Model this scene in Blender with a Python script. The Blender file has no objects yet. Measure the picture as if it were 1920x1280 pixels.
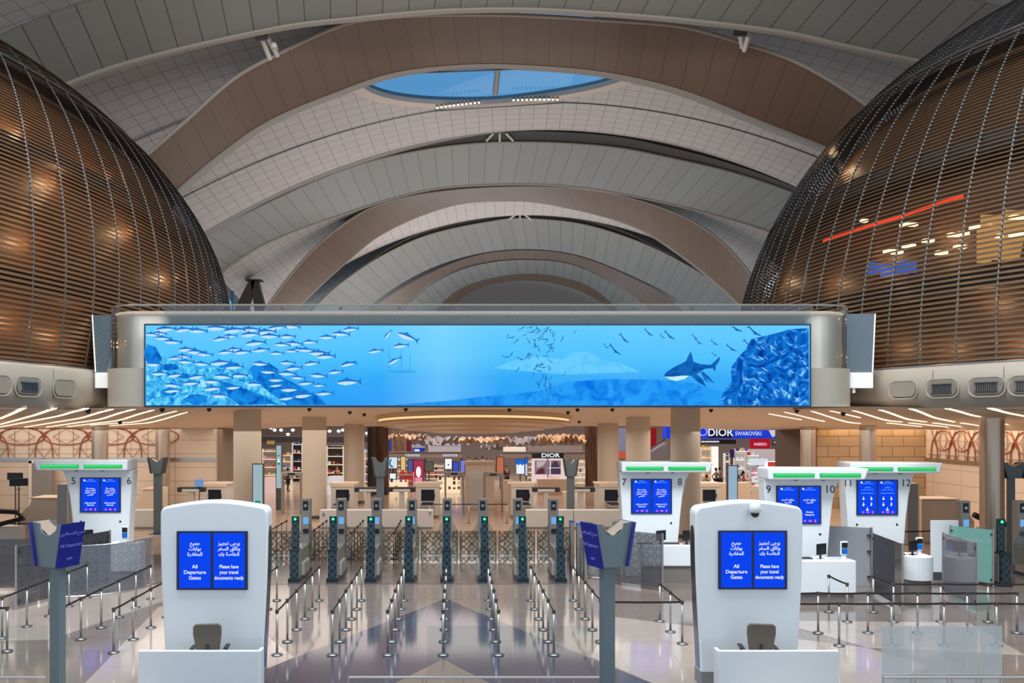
import bpy, math, random
import numpy as np
from mathutils import Vector, Matrix
random.seed(7)
S = bpy.context.scene
C = S.collection
PI = math.pi
# ------------------------------------------------------------------ camera, world, exposure
F = 1500.0; VX = 855.0; VY = 792.0; H = 5.15
cam = bpy.data.cameras.new('camera')
cam.sensor_width = 36.0; cam.lens = 36.0 * F / 1920
cam.shift_x = (960 - VX) / 1920; cam.shift_y = (VY - 640) / 1920
cam.clip_end = 600
camo = bpy.data.objects.new('camera', cam); C.objects.link(camo)
camo.location = (0, 0, H); camo.rotation_euler = (PI/2, 0, 0)
S.camera = camo
S.view_settings.view_transform = 'Standard'; S.view_settings.look = 'None'
S.view_settings.gamma = 1; S.view_settings.exposure = 0.0
w = bpy.data.worlds.new('sky'); S.world = w; w.use_nodes = True
bg = w.node_tree.nodes['Background']
bg.inputs[0].default_value = (0.72, 0.86, 1.0, 1); bg.inputs[1].default_value = 0.95

def lamp(kind, name, loc, power, color, size=1.0, size_y=None, rot=(0, 0, 0)):
    l = bpy.data.lights.new(name, kind); l.energy = power; l.color = color
    if kind == 'AREA':
        l.size = size
        if size_y: l.shape = 'RECTANGLE'; l.size_y = size_y
    elif kind == 'POINT': l.shadow_soft_size = size
    o = bpy.data.objects.new(name, l); C.objects.link(o); o.location = loc; o.rotation_euler = rot
    return o
WARM = (1.0, 0.93, 0.86); NEUT = (1.0, 0.88, 0.76)
# downlights of the mezzanine ceiling and the mall, fill lamps added under the hall roof
for x in (-22, -9, 3, 16, 28):
    lamp('AREA', 'ceiling_light', (x, 41, 4.75), 640, WARM, 11, 14)
for x in (-6, 8): lamp('AREA', 'mall_light', (x, 66, 7.5), 2600, (1, .9, .85), 16, 16)
lamp('AREA', 'mall_light', (26, 66, 7.5), 2600, (1, .93, .9), 16, 16)
lamp('AREA', 'mall_light', (-20, 66, 7.5), 1500, (1, .9, .85), 12, 16)
for y, p in ((52, 1500), (75, 1900), (100, 2600), (125, 2600)):
    lamp('AREA', 'roof_fill', (0, y, 9.6), p, (1.0, .92, .86), 26, 12, (PI, 0, 0))
for sx in (-1, 1):
    lamp('AREA', 'roof_fill', (sx*20, 90, 9.6), 1500, (1, .95, .92), 12, 30, (PI, 0, 0))

for x in (-14, 0, 14):
    lamp('AREA', 'hall_fill', (x, 14, 26), 5200, (.93, .97, 1.0), 8, 8, (.62, 0, 0))  # unseen lamps added to brighten the bridge and booths from the front

# ------------------------------------------------------------------ helpers
def sr(r, g=None, b=None):
    if g is None: r, g, b = r
    f = lambda c: (c/255/12.92) if c/255 <= .04045 else ((c/255+.055)/1.055)**2.4
    return (f(r), f(g), f(b), 1)
M = {}
def mat(name, col, rough=.5, metal=0.0, emit=0.0, noise=0.0, nscale=8, spec=None, coat=0):
    if name in M: return M[name]
    m = bpy.data.materials.new(name); m.use_nodes = True; nt = m.node_tree
    b = nt.nodes['Principled BSDF']; c = sr(col)
    b.inputs['Base Color'].default_value = c; b.inputs['Roughness'].default_value = rough
    b.inputs['Metallic'].default_value = metal
    if coat: b.inputs['Coat Weight'].default_value = coat
    if emit:
        b.inputs['Base Color'].default_value = (0, 0, 0, 1)
        b.inputs['Specular IOR Level'].default_value = 0.1
        b.inputs['Emission Color'].default_value = c; b.inputs['Emission Strength'].default_value = emit
    if noise:
        n = nt.nodes.new('ShaderNodeTexNoise'); n.inputs['Scale'].default_value = nscale
        tc = nt.nodes.new('ShaderNodeTexCoord'); nt.links.new(tc.outputs['Object'], n.inputs['Vector'])
        r = nt.nodes.new('ShaderNodeValToRGB')
        r.color_ramp.elements[0].position = .3; r.color_ramp.elements[1].position = .7
        r.color_ramp.elements[0].color = (c[0]*(1-noise), c[1]*(1-noise), c[2]*(1-noise), 1)
        r.color_ramp.elements[1].color = (min(1, c[0]*(1+noise)), min(1, c[1]*(1+noise)), min(1, c[2]*(1+noise)), 1)
        nt.links.new(n.outputs['Fac'], r.inputs['Fac']); nt.links.new(r.outputs['Color'], b.inputs['Base Color'])
    M[name] = m; return m
def math_node(nt, op, a, b=None, c=None):
    n = nt.nodes.new('ShaderNodeMath'); n.operation = op
    for i, v in enumerate((a, b, c)):
        if v is None: continue
        if isinstance(v, (int, float)): n.inputs[i].default_value = v
        else: nt.links.new(v, n.inputs[i])
    return n.outputs[0]
def glass(name, tint=(230, 240, 240), refl=1.5, body=0.0, bodycol=(200, 210, 210), rough=0.02, glossmix=None):
    if name in M: return M[name]
    m = bpy.data.materials.new(name); m.use_nodes = True; nt = m.node_tree; nt.nodes.clear()
    out = nt.nodes.new('ShaderNodeOutputMaterial'); t = nt.nodes.new('ShaderNodeBsdfTransparent'); t.inputs[0].default_value = sr(tint)
    g = nt.nodes.new('ShaderNodeBsdfGlossy'); g.inputs['Roughness'].default_value = rough; g.inputs['Color'].default_value = (1, 1, 1, 1)
    mx = nt.nodes.new('ShaderNodeMixShader')
    if glossmix is None:
        fr = nt.nodes.new('ShaderNodeFresnel'); fr.inputs['IOR'].default_value = refl
        nt.links.new(fr.outputs[0], mx.inputs[0])
    else: mx.inputs[0].default_value = glossmix
    base = t.outputs[0]
    if body:
        d = nt.nodes.new('ShaderNodeBsdfDiffuse'); d.inputs[0].default_value = sr(bodycol)
        m2 = nt.nodes.new('ShaderNodeMixShader'); m2.inputs[0].default_value = body
        nt.links.new(t.outputs[0], m2.inputs[1]); nt.links.new(d.outputs[0], m2.inputs[2]); base = m2.outputs[0]
    nt.links.new(base, mx.inputs[1]); nt.links.new(g.outputs[0], mx.inputs[2]); nt.links.new(mx.outputs[0], out.inputs[0])
    M[name] = m; return m
def lattice_glass(name, col=(70, 70, 75), scale=3.2, gaps=.0, cover=.85, thick=.13, tint=(225, 228, 225)):
    """glass printed with an eight-fold strapwork of thin lines"""
    if name in M: return M[name]
    m = bpy.data.materials.new(name); m.use_nodes = True; nt = m.node_tree; nt.nodes.clear()
    out = nt.nodes.new('ShaderNodeOutputMaterial'); tc = nt.nodes.new('ShaderNodeTexCoord'); sp = nt.nodes.new('ShaderNodeSeparateXYZ')
    nt.links.new(tc.outputs['UV'], sp.inputs[0]); u = math_node(nt, 'MULTIPLY', sp.outputs[0], scale); v = math_node(nt, 'MULTIPLY', sp.outputs[1], scale)
    tri = lambda a: math_node(nt, 'PINGPONG', a, .5)
    pu, pv = tri(u), tri(v)
    s1 = math_node(nt, 'ADD', pu, pv); s2 = math_node(nt, 'ABSOLUTE', math_node(nt, 'SUBTRACT', pu, pv))
    r = math_node(nt, 'SQRT', math_node(nt, 'ADD', math_node(nt, 'MULTIPLY', pu, pu), math_node(nt, 'MULTIPLY', pv, pv)))
    fac = None
    for e, c0 in ((s1, .5), (s1, .3), (s2, 0.0), (s2, .22), (r, .38)):
        d = math_node(nt, 'LESS_THAN', math_node(nt, 'ABSOLUTE', math_node(nt, 'SUBTRACT', e, c0)), thick*.25)
        fac = d if fac is None else math_node(nt, 'MAXIMUM', fac, d)
    fac = math_node(nt, 'MULTIPLY', fac, cover)
    t = nt.nodes.new('ShaderNodeBsdfTransparent'); t.inputs[0].default_value = sr(tint)
    d = nt.nodes.new('ShaderNodeBsdfDiffuse'); d.inputs[0].default_value = sr(col)
    g = nt.nodes.new('ShaderNodeBsdfGlossy'); g.inputs['Roughness'].default_value = .03
    m1 = nt.nodes.new('ShaderNodeMixShader'); nt.links.new(fac, m1.inputs[0]); nt.links.new(t.outputs[0], m1.inputs[1]); nt.links.new(d.outputs[0], m1.inputs[2])
    fr = nt.nodes.new('ShaderNodeFresnel'); fr.inputs['IOR'].default_value = 1.45
    m2 = nt.nodes.new('ShaderNodeMixShader'); nt.links.new(fr.outputs[0], m2.inputs[0]); nt.links.new(m1.outputs[0], m2.inputs[1]); nt.links.new(g.outputs[0], m2.inputs[2])
    nt.links.new(m2.outputs[0], out.inputs[0]); M[name] = m; return m
def seam_mat(name, col, du, dv, seam=(40, 38, 36), lw=.05, rough=.45, metal=.0, bump=True, off=0.0, var=.05):
    """panelled surface: UVs are metres; joints every du x dv"""
    if name in M: return M[name]
    m = bpy.data.materials.new(name); m.use_nodes = True; nt = m.node_tree; b = nt.nodes['Principled BSDF']
    b.inputs['Roughness'].default_value = rough; b.inputs['Metallic'].default_value = metal
    tc = nt.nodes.new('ShaderNodeTexCoord'); br = nt.nodes.new('ShaderNodeTexBrick')
    br.offset = off; br.squash = 1; br.inputs['Scale'].default_value = 1.0
    br.inputs['Brick Width'].default_value = du; br.inputs['Row Height'].default_value = dv
    br.inputs['Mortar Size'].default_value = lw; br.inputs['Mortar Smooth'].default_value = .2
    c = sr(col)
    br.inputs['Color1'].default_value = tuple(x*(1-var) for x in c[:3])+(1,); br.inputs['Color2'].default_value = tuple(min(1, x*(1+var)) for x in c[:3])+(1,)
    br.inputs['Mortar'].default_value = sr(seam)
    nt.links.new(tc.outputs['UV'], br.inputs['Vector']); nt.links.new(br.outputs['Color'], b.inputs['Base Color'])
    M[name] = m; return m

class MB:
    def __init__(s): s.v = []; s.f = []; s.uv = None
    def add(s, vs, fs, uvs=None):
        n = len(s.v); s.v += [tuple(v) for v in vs]; s.f += [tuple(i+n for i in f) for f in fs]
        return s
    def box(s, x0, y0, z0, x1, y1, z1):
        return s.add([(x0,y0,z0),(x1,y0,z0),(x1,y1,z0),(x0,y1,z0),(x0,y0,z1),(x1,y0,z1),(x1,y1,z1),(x0,y1,z1)],
                     [(0,3,2,1),(4,5,6,7),(0,1,5,4),(1,2,6,5),(2,3,7,6),(3,0,4,7)])
    def cyl(s, p0, p1, r, n=12, r2=None, cap=True):
        p0, p1 = Vector(p0), Vector(p1); d = (p1-p0).normalized()
        a = d.orthogonal().normalized(); b = d.cross(a); r2 = r if r2 is None else r2
        vs = []
        for p, q in ((p0, r), (p1, r2)):
            for i in range(n):
                t = 2*PI*i/n; vs.append(p+(a*math.cos(t)+b*math.sin(t))*q)
        fs = [(i, (i+1) % n, n+(i+1) % n, n+i) for i in range(n)]
        if cap: fs += [tuple(range(n))[::-1], tuple(range(n, 2*n))]
        return s.add(vs, fs)
    def tube(s, pts, r, n=8, closed=False):
        pts = [Vector(p) for p in pts]; k = len(pts); vs = []; up = None
        for i, p in enumerate(pts):
            if closed: d = pts[(i+1) % k]-pts[i-1]
            else: d = pts[min(i+1, k-1)]-pts[max(i-1, 0)]
            d.normalize()
            if up is None: up = d.orthogonal().normalized()
            a = (up-d*up.dot(d))
            a = a.normalized() if a.length > 1e-6 else d.orthogonal().normalized()
            up = a; b = d.cross(a)
            for j in range(n):
                t = 2*PI*j/n; vs.append(p+(a*math.cos(t)+b*math.sin(t))*r)
        fs = [(i*n+j, i*n+(j+1) % n, ((i+1) % k)*n+(j+1) % n, ((i+1) % k)*n+j) for i in range(k if closed else k-1) for j in range(n)]
        if not closed: fs += [tuple(range(n))[::-1], tuple(range((k-1)*n, k*n))]
        return s.add(vs, fs)
    def prism(s, pts, t0, t1, axis='y'):
        """polygon pts in the plane across axis, extruded t0..t1"""
        n = len(pts)
        mk = {'y': lambda a, b, t: (a, t, b), 'x': lambda a, b, t: (t, a, b), 'z': lambda a, b, t: (a, b, t)}[axis]
        vs = [mk(a, b, t0) for a, b in pts]+[mk(a, b, t1) for a, b in pts]
        return s.add(vs, [tuple(range(n)), tuple(range(n, 2*n))[::-1]]+[(i, i+n, (i+1) % n+n, (i+1) % n) for i in range(n)])
    def lathe(s, prof, n=24, c=(0, 0)):
        vs = []; 
        for r, z in prof:
            for i in range(n):
                t = 2*PI*i/n; vs.append((c[0]+r*math.cos(t), c[1]+r*math.sin(t), z))
        fs = [(j*n+i, j*n+(i+1) % n, (j+1)*n+(i+1) % n, (j+1)*n+i) for j in range(len(prof)-1) for i in range(n)]
        fs += [tuple(range(n))[::-1], tuple(range((len(prof)-1)*n, len(prof)*n))]
        return s.add(vs, fs)
    def grid(s, rows, closed=False):
        """rows of points; stores UVs in metres along both directions"""
        R, K = len(rows), len(rows[0]); P = [[Vector(p) for p in r] for r in rows]
        u = [[0.0]*K for _ in range(R)]; v = [[0.0]*K for _ in range(R)]; mid = K//2
        for i in range(R):
            for j in range(mid+1, K): u[i][j] = u[i][j-1]+(P[i][j]-P[i][j-1]).length
            for j in range(mid-1, -1, -1): u[i][j] = u[i][j+1]-(P[i][j]-P[i][j+1]).length
        for i in range(1, R):
            for j in range(K): v[i][j] = v[i-1][j]+(P[i][j]-P[i-1][j]).length
        n0 = len(s.v); f0 = len(s.f)
        s.v += [tuple(p) for r in P for p in r]
        if s.uv is None: s.uv = {}
        for i in range(R):
            for j in range(K): s.uv[n0+i*K+j] = (u[i][j], v[i][j])
        s.f += [(n0+i*K+j, n0+i*K+j+1, n0+(i+1)*K+j+1, n0+(i+1)*K+j) for i in range(R-1) for j in range(K-1)]
        return s
    def mesh(s, name, m, smooth=False):
        me = bpy.data.meshes.new(name); me.from_pydata(s.v, [], s.f)
        if s.uv:
            l = me.uv_layers.new(name='UVMap')
            for lp in me.loops: l.data[lp.index].uv = s.uv.get(lp.vertex_index, (0, 0))
        if smooth: me.polygons.foreach_set('use_smooth', [True]*len(me.polygons))
        if m: me.materials.append(m)
        me.update(); return me
def obj(name, mb, m, parent=None, smooth=False, bevel=0, loc=None, rot=None, label=None, seg=2, autosm=False):
    me = mb.mesh(name, m, smooth or autosm) if isinstance(mb, MB) else mb
    o = bpy.data.objects.new(name, me); C.objects.link(o)
    if parent: o.parent = parent
    if loc: o.location = loc
    if rot: o.rotation_euler = rot
    if bevel:
        b = o.modifiers.new('b', 'BEVEL'); b.width = bevel; b.segments = seg; b.limit_method = 'ANGLE'; b.angle_limit = .6
    if autosm:
        try:
            vs = {}
            for e in me.edges: pass
            me.set_sharp_from_angle(angle=.7)
        except Exception: pass
    if label: o['label'] = label
    return o
def tag(o, label, cat, group=None, kind=None):
    o['label'] = label; o['category'] = cat
    if group: o['group'] = group
    if kind: o['kind'] = kind
    return o
def thing(name, label, cat, loc=(0, 0, 0), rotz=0, group=None):
    o = bpy.data.objects.new(name, None); C.objects.link(o); o.location = loc; o.rotation_euler = (0, 0, rotz)
    o.empty_display_size = .2
    return tag(o, label, cat, group)
def struct(name, mb, m, **k):
    o = obj(name, mb, m, **k); o['kind'] = 'structure'; return o
KIDS = {}
def dup(root, loc, rotz=None, label=None, group=None, cat=None):
    def rec(o, par):
        c = o.copy(); C.objects.link(c); c.parent = par
        for ch in o.children: rec(ch, c)
        return c
    r = rec(root, None); r.location = loc
    if rotz is not None: r.rotation_euler = (0, 0, rotz)
    if label: r['label'] = label
    if group: r['group'] = group
    return r
def at(px, py, Y): return Vector(((px-VX)/F*Y, Y, H+(VY-py)/F*Y))
def gy(py): return F*H/(py-VY)
def gp(px, py):
    Y = gy(py); return Vector(((px-VX)/F*Y, Y, 0))
ISO = {'ا':(0xFE8D,2),'ب':(0xFE8F,4),'ة':(0xFE93,2),'ت':(0xFE95,4),'ث':(0xFE99,4),'ج':(0xFE9D,4),'ح':(0xFEA1,4),'خ':(0xFEA5,4),'د':(0xFEA9,2),'ر':(0xFEAD,2),'ز':(0xFEAF,2),'س':(0xFEB1,4),'ش':(0xFEB5,4),'ص':(0xFEB9,4),'ط':(0xFEC1,4),'ع':(0xFEC9,4),'غ':(0xFECD,4),'ف':(0xFED1,4),'ق':(0xFED5,4),'ك':(0xFED9,4),'ل':(0xFEDD,4),'م':(0xFEE1,4),'ن':(0xFEE5,4),'ه':(0xFEE9,4),'و':(0xFEED,2),'ى':(0xFEEF,2),'ي':(0xFEF1,4),'ئ':(0xFE89,4),'أ':(0xFE83,2),'إ':(0xFE87,2)}
def shape(s):
    out = []
    for i, c in enumerate(s):
        if c not in ISO: out.append(c); continue
        b, n = ISO[c]; pj = i > 0 and s[i-1] in ISO and ISO[s[i-1]][1] == 4
        nj = i+1 < len(s) and s[i+1] in ISO and n == 4
        out.append(chr(b+(1 if pj else 0)+(2 if nj else 0)))
    return ''.join(out[::-1])
TXT = {}
def text(name, body, size, m, parent, loc, rot=(PI/2, 0, 0), align='CENTER', bold=0.0, ext=0.002, sx=1.0):
    key = (body, round(size, 4), m.name, align, bold, sx)
    if key not in TXT:
        cu = bpy.data.curves.new('lettering', 'FONT'); cu.body = '\n'.join(shape(l) if any(c in ISO for c in l) else l for l in body.split('\n'))
        cu.size = size; cu.align_x = align; cu.align_y = 'CENTER'; cu.extrude = ext; cu.offset = bold; cu.resolution_u = 3; cu.space_line = 1.12
        o = bpy.data.objects.new('lettering', cu); C.objects.link(o)
        dg = bpy.context.evaluated_depsgraph_get(); me = bpy.data.meshes.new_from_object(o.evaluated_get(dg))
        if sx != 1: me.transform(Matrix.Diagonal((sx, 1, 1, 1)))
        bpy.data.objects.remove(o); me.materials.clear(); me.materials.append(m); TXT[key] = me
    return obj(name, TXT[key], None, parent, loc=loc, rot=rot)

white = mat('white_solid_surface', (226, 230, 232), .28, coat=.3)
white2 = mat('white_painted', (222, 222, 218), .4)
steel = mat('brushed_steel', (190, 188, 184), .28, .95)
dsteel = mat('dark_steel', (95, 96, 98), .35, .8)
black = mat('black_plastic', (18, 18, 20), .4)
dark = mat('charcoal', (45, 46, 48), .5)
beigep = mat('beige_plaster', (222, 196, 166), .75)
# ------------------------------------------------------------------ floor
def floor_mat(name, col, spk, rough=.1):
    m = bpy.data.materials.new(name); m.use_nodes = True; nt = m.node_tree; b = nt.nodes['Principled BSDF']
    tc = nt.nodes.new('ShaderNodeTexCoord'); c = sr(col)
    n = nt.nodes.new('ShaderNodeTexNoise'); n.inputs['Scale'].default_value = 26; n.inputs['Detail'].default_value = 4
    nt.links.new(tc.outputs['Object'], n.inputs['Vector'])
    r = nt.nodes.new('ShaderNodeValToRGB'); r.color_ramp.elements[0].position = .35; r.color_ramp.elements[1].position = .65
    r.color_ramp.elements[0].color = tuple(x*(1-spk) for x in c[:3])+(1,); r.color_ramp.elements[1].color = tuple(min(1, x*(1+spk)) for x in c[:3])+(1,)
    nt.links.new(n.outputs['Fac'], r.inputs['Fac'])
    br = nt.nodes.new('ShaderNodeTexBrick'); br.inputs['Scale'].default_value = 1; br.offset = 0
    br.inputs['Brick Width'].default_value = 1.2; br.inputs['Row Height'].default_value = 1.2; br.inputs['Mortar Size'].default_value = .006
    br.inputs['Color1'].default_value = (1, 1, 1, 1); br.inputs['Color2'].default_value = (.94, .94, .94, 1); br.inputs['Mortar'].default_value = (.72, .72, .72, 1)
    nt.links.new(tc.outputs['Object'], br.inputs['Vector'])
    mx = nt.nodes.new('ShaderNodeMix'); mx.data_type = 'RGBA'; mx.blend_type = 'MULTIPLY'; mx.inputs[0].default_value = 1
    nt.links.new(r.outputs['Color'], mx.inputs[6]); nt.links.new(br.outputs['Color'], mx.inputs[7]); nt.links.new(mx.outputs[2], b.inputs['Base Color'])
    b.inputs['Roughness'].default_value = rough; b.inputs['Specular IOR Level'].default_value = .75
    M[name] = m; return m
fl_mid = floor_mat('taupe_terrazzo', (124, 111, 104), .12)
fl_light = floor_mat('cream_terrazzo', (168, 154, 144), .06)
fl_dark = floor_mat('blue_grey_terrazzo', (74, 73, 86), .22)
fl_warm = floor_mat('warm_sheen_floor', (196, 170, 146), .05, .14)
fl_gate = floor_mat('brown_stone', (84, 76, 73), .1, .2)
mb = MB(); mb.add([(-48, -6, -.3), (52, -6, -.3), (52, 110, -.3), (-48, 110, -.3), (-48, -6, 0), (52, -6, 0), (52, 110, 0), (-48, 110, 0)],
                  [(0,3,2,1),(4,5,6,7),(0,1,5,4),(1,2,6,5),(2,3,7,6),(3,0,4,7)])
floor = struct('floor', mb, fl_mid)
def inlay(pts, m, z=.004):
    b = MB(); b.prism(pts, 0.0005, z, 'z'); 
    o = obj('floor_inlay', b, m, floor); return o
inlay([(-.31, 23.4), (-6, 13), (-6, 4), (6, 4), (6, 13), (5.4, 13)][:2]+[(-6.0, 11), (6.2, 11), (5.4, 13)], fl_dark)
inlay([(-.28, 17.4), (-3.4, 12), (2.9, 12)], fl_mid, .008)
inlay([(-3.55, 17.55), (-7.4, 24.2), (-8.3, 22.3), (-7.3, 15.6), (-7.4, 11), (-6.8, 11)], fl_light, .005)
inlay([(-8.6, 22.6), (-9.6, 19), (-13, 18.6), (-20, 21), (-20, 25.4), (-7.6, 25.4)], fl_light, .005)
inlay([(2.95, 17.6), (4.2, 21.2), (9.4, 18.3), (10, 16.9), (8.0, 15.4), (6.4, 11)], fl_light, .005)
inlay([(8.2, 20.8), (13.2, 20.6), (12.6, 17.7), (9.4, 18.3)], fl_light, .006)
inlay([(-6.2, 25.5), (4.0, 25.5), (4.0, 29.2), (-6.2, 29.2)], fl_gate, .01)
inlay([(-40, 31.2), (46, 31.2), (46, 105), (-40, 105)], fl_warm, .006)  # peach far floor, the warm ceiling's reflection put into its colour

# ------------------------------------------------------------------ roof
grey_arch = seam_mat('grey_arch_cladding', (112, 110, 104), 1.55, 60, (58, 56, 54), .035, .5)
brown_arch = seam_mat('bronze_arch_cladding', (92, 70, 54), 1.55, 60, (62, 50, 42), .03, .42)
vault_m = seam_mat('white_vault_panels', (178, 168, 163), 1.15, .95, (132, 124, 120), .03, .55, off=0.0, var=.03)
edge_m = mat('arch_edge_trim', (128, 118, 108), .4)
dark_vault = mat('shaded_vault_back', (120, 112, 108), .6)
darkgap = mat('gap_shade_and_cap', (60, 56, 54), .8)
def fitc(pts, deg=4):
    x = [float(p[0]) for p in pts]; y = [float(p[1]) for p in pts]; n = len(x)
    m = [(y[min(i+1, n-1)]-y[max(i-1, 0)])/(x[min(i+1, n-1)]-x[max(i-1, 0)]) for i in range(n)]
    if n > 2:
        m[0] = 2*(y[1]-y[0])/(x[1]-x[0])-m[1]; m[-1] = 2*(y[-1]-y[-2])/(x[-1]-x[-2])-m[-2]
    def f(q):
        i = 0
        while i < n-2 and q > x[i+1]: i += 1
        h = x[i+1]-x[i]; t = min(1, max(0, (q-x[i])/h)); t2, t3 = t*t, t*t*t
        return (2*t3-3*t2+1)*y[i]+(t3-2*t2+t)*h*m[i]+(-2*t3+3*t2)*y[i+1]+(t3-t2)*h*m[i+1]
    return f
def curve3(pts, Y, x0, x1, n=72, deg=4):
    f = fitc(pts, deg); a0, a1 = pts[0][0], pts[-1][0]
    out = []
    for i in range(n+1):
        q = x0+(x1-x0)*i/n
        if q < a0: s = (f(a0+12)-f(a0))/12; y = f(a0)+s*(q-a0)*1.15
        elif q > a1: s = (f(a1)-f(a1-12))/12; y = f(a1)+s*(q-a1)*1.15
        else: y = f(q)
        out.append(at(q, y, Y))
    return out
def arch(label, up, YU, lo, YL, xr, m, back=1.6, edge=None, deg=4, th=1.1):
    t = thing('roof_arch', label, 'roof arch', (0, 0, 0))
    U = curve3(up, YU, xr[0], xr[1], deg=deg); L = curve3(lo, YL, xr[2], xr[3], deg=deg)
    b = MB(); rows = [[U[j].lerp(L[j], k/4) for j in range(len(U))] for k in range(5)]
    obj('soffit_panels', b.grid(rows), m, t, smooth=True)
    off = Vector((0, back, back*.25)); LB = [p+off for p in L]; UB = [p+off for p in U]
    b = MB(); b.grid([L, LB]); b.grid([LB, UB]); b.grid([UB, U]); obj('arch_casing', b, edge_m, t, smooth=False)
    if edge:
        for which, r in edge:
            b = MB(); b.tube(L if which == 'L' else U, r, 8); obj('edge_tube', b, edge_m, t, smooth=True)
    return t
a1u = [(0, 65), (170, 0), (500, -75), (940, -112), (1400, -75), (1830, 0), (1920, 24)]
a1l = [(125, 158), (215, 125), (325, 95), (425, 72), (550, 47), (640, 37), (810, 21), (960, 17), (1070, 21), (1280, 37), (1480, 62), (1580, 85), (1720, 114)]
arch('widest grey clad roof arch, at the very top of the view', a1u, 43, a1l, 48, (-420, 2300, -330, 2150), grey_arch, back=.9, edge=[('L', .2)])
a2u = [(275, 290), (350, 225), (435, 150), (500, 112), (640, 47), (740, 31), (870, 27), (990, 29), (1140, 38), (1280, 50), (1390, 80), (1500, 120), (1625, 197)]
a2l = [(330, 360), (400, 300), (500, 230), (640, 171), (740, 138), (870, 123), (990, 124), (1140, 138), (1280, 171), (1430, 230), (1545, 275)]
arch('nearest bronze brown roof arch, crossing in front of the skylight', a2u, 51, a2l, 55.5, (120, 1760, 190, 1700), brown_arch, edge=[('U', .12), ('L', .1)], th=1.4)
a3u = [(385, 442), (450, 405), (640, 320), (790, 282), (940, 267), (1140, 275), (1280, 301), (1380, 325), (1485, 360)]
a3l = [(415, 510), (500, 455), (640, 402), (790, 358), (940, 345), (1090, 351), (1280, 387), (1440, 432)]
arch('second grey roof arch, behind the skylight vault', a3u, 71, a3l, 83, (250, 1640, 290, 1580), grey_arch, edge=[('L', .14), ('U', .1)])
a4u = [(500, 575), (575, 480), (640, 423), (705, 385), (800, 362), (940, 350), (1090, 353), (1180, 370), (1280, 405), (1350, 450), (1410, 517)]
a4l = [(560, 575), (640, 500), (715, 440), (840, 388), (950, 377), (1040, 385), (1190, 425), (1280, 480), (1355, 540), (1395, 580)]
arch('second bronze brown roof arch, tucked under the second grey one', a4u, 86, a4l, 90, (440, 1470, 500, 1460), brown_arch, edge=[('U', .12)])
a5u = [(590, 575), (640, 530), (715, 480), (805, 440), (940, 412), (990, 410), (1090, 420), (1190, 450), (1280, 492), (1360, 545)]
a5l = [(695, 572), (790, 511), (890, 477), (990, 467), (1090, 480), (1215, 530), (1280, 566)]
arch('third grey roof arch, with a dark gap over its crown', a5u, 98, a5l, 112, (520, 1440, 620, 1360), grey_arch, edge=[('U', .1)])
a6u = [(700, 575), (790, 520), (890, 480), (990, 469), (1090, 482), (1215, 535), (1270, 572)]
a6l = [(765, 570), (815, 525), (890, 495), (990, 485), (1090, 500), (1205, 570)]
arch('third bronze brown roof arch, above the middle of the video wall', a6u, 114, a6l, 119, (640, 1330, 700, 1270), brown_arch)
a7u = [(765, 572), (815, 530), (890, 498), (990, 487), (1090, 502), (1205, 572)]
a7l = [(825, 572), (880, 533), (990, 513), (1090, 530), (1150, 570)]
arch('small fourth grey roof arch far down the hall', a7u, 126, a7l, 140, (700, 1270, 770, 1210), grey_arch)
a8l = [(850, 575), (900, 540), (990, 526), (1080, 543), (1140, 578)]
arch('farthest small bronze brown roof arch above the video wall', a7l, 142, a8l, 147, (770, 1210, 800, 1190), brown_arch)
struct('wall_back', MB().grid([[(x, 171, z) for x in (-40, 0, 60)] for z in (0, 36)]), mat('far_wall', (120, 112, 106), .8))
# vault ceilings between the arches
def vault(Y0, Y1, zc0, zc1, k0, k1, hw, s0=0, s1=0, name='ceiling', nx=72, ny=24, hole=None, m=None):
    rows = []
    for i in range(ny+1):
        t = i/ny; Y = Y0+(Y1-Y0)*t; k = k0+(k1-k0)*t; zc = zc0+(zc1-zc0)*t; xc = 85/F*Y+.4; s = s0+(s1-s0)*t
        rows.append([(xc+hw*(2*j/nx-1), Y, zc-k*(hw*(2*j/nx-1))**2+s*hw*(2*j/nx-1)) for j in range(nx+1)])
    b = MB(); b.grid(rows)
    if hole: b.f = [f for f in b.f if not hole(*(sum(b.v[i][a] for i in f)/4 for a in (0, 1)))]
    return struct(name, b, m or vault_m, smooth=True)
def vz1(x, Y):
    t = (Y-49.5)/(69.6-49.5); k = .0058+(.0102-.0058)*t; xc = 85/F*Y+.4
    return 32.1-1.6*t-k*(x-xc)**2+(.02+.046*t)*(x-xc)
SKC = (3.2, 57.6, 10.8, 6.9)
inlens = lambda x, y, g=1.0: abs((x-SKC[0])/(SKC[2]*g))**1.7+abs((y-SKC[1])/(SKC[3]*g))**1.9 < 1
vault(49.5, 69.6, 32.1, 30.5, .0058, .0102, 34, .02, .066, hole=inlens, nx=180, ny=60)
vault(18, 50, 33, 33, .006, .0058, 46, .02, .02)
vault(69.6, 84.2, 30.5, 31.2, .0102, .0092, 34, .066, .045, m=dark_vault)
vault(84, 97.5, 31.2, 30.3, .0092, .012, 31, .045, .07)
vault(97.5, 124, 32, 33.2, .012, .0135, 30, .07, .07)
vault(124, 170, 33.4, 36, .0135, .0135, 30, .07, .07)
for Y, yk, k in ((64.5, 0, 0), (57, 0, 0)):
    b = MB(); b.tube([(x, Y, vz1(x, Y)-.03) for x in np.linspace(-28, 34, 60) if not inlens(x, Y, 1.12)], .05, 6)
    o = struct('trim_1' if Y > 60 else 'trim_2', b, dsteel)
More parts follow.
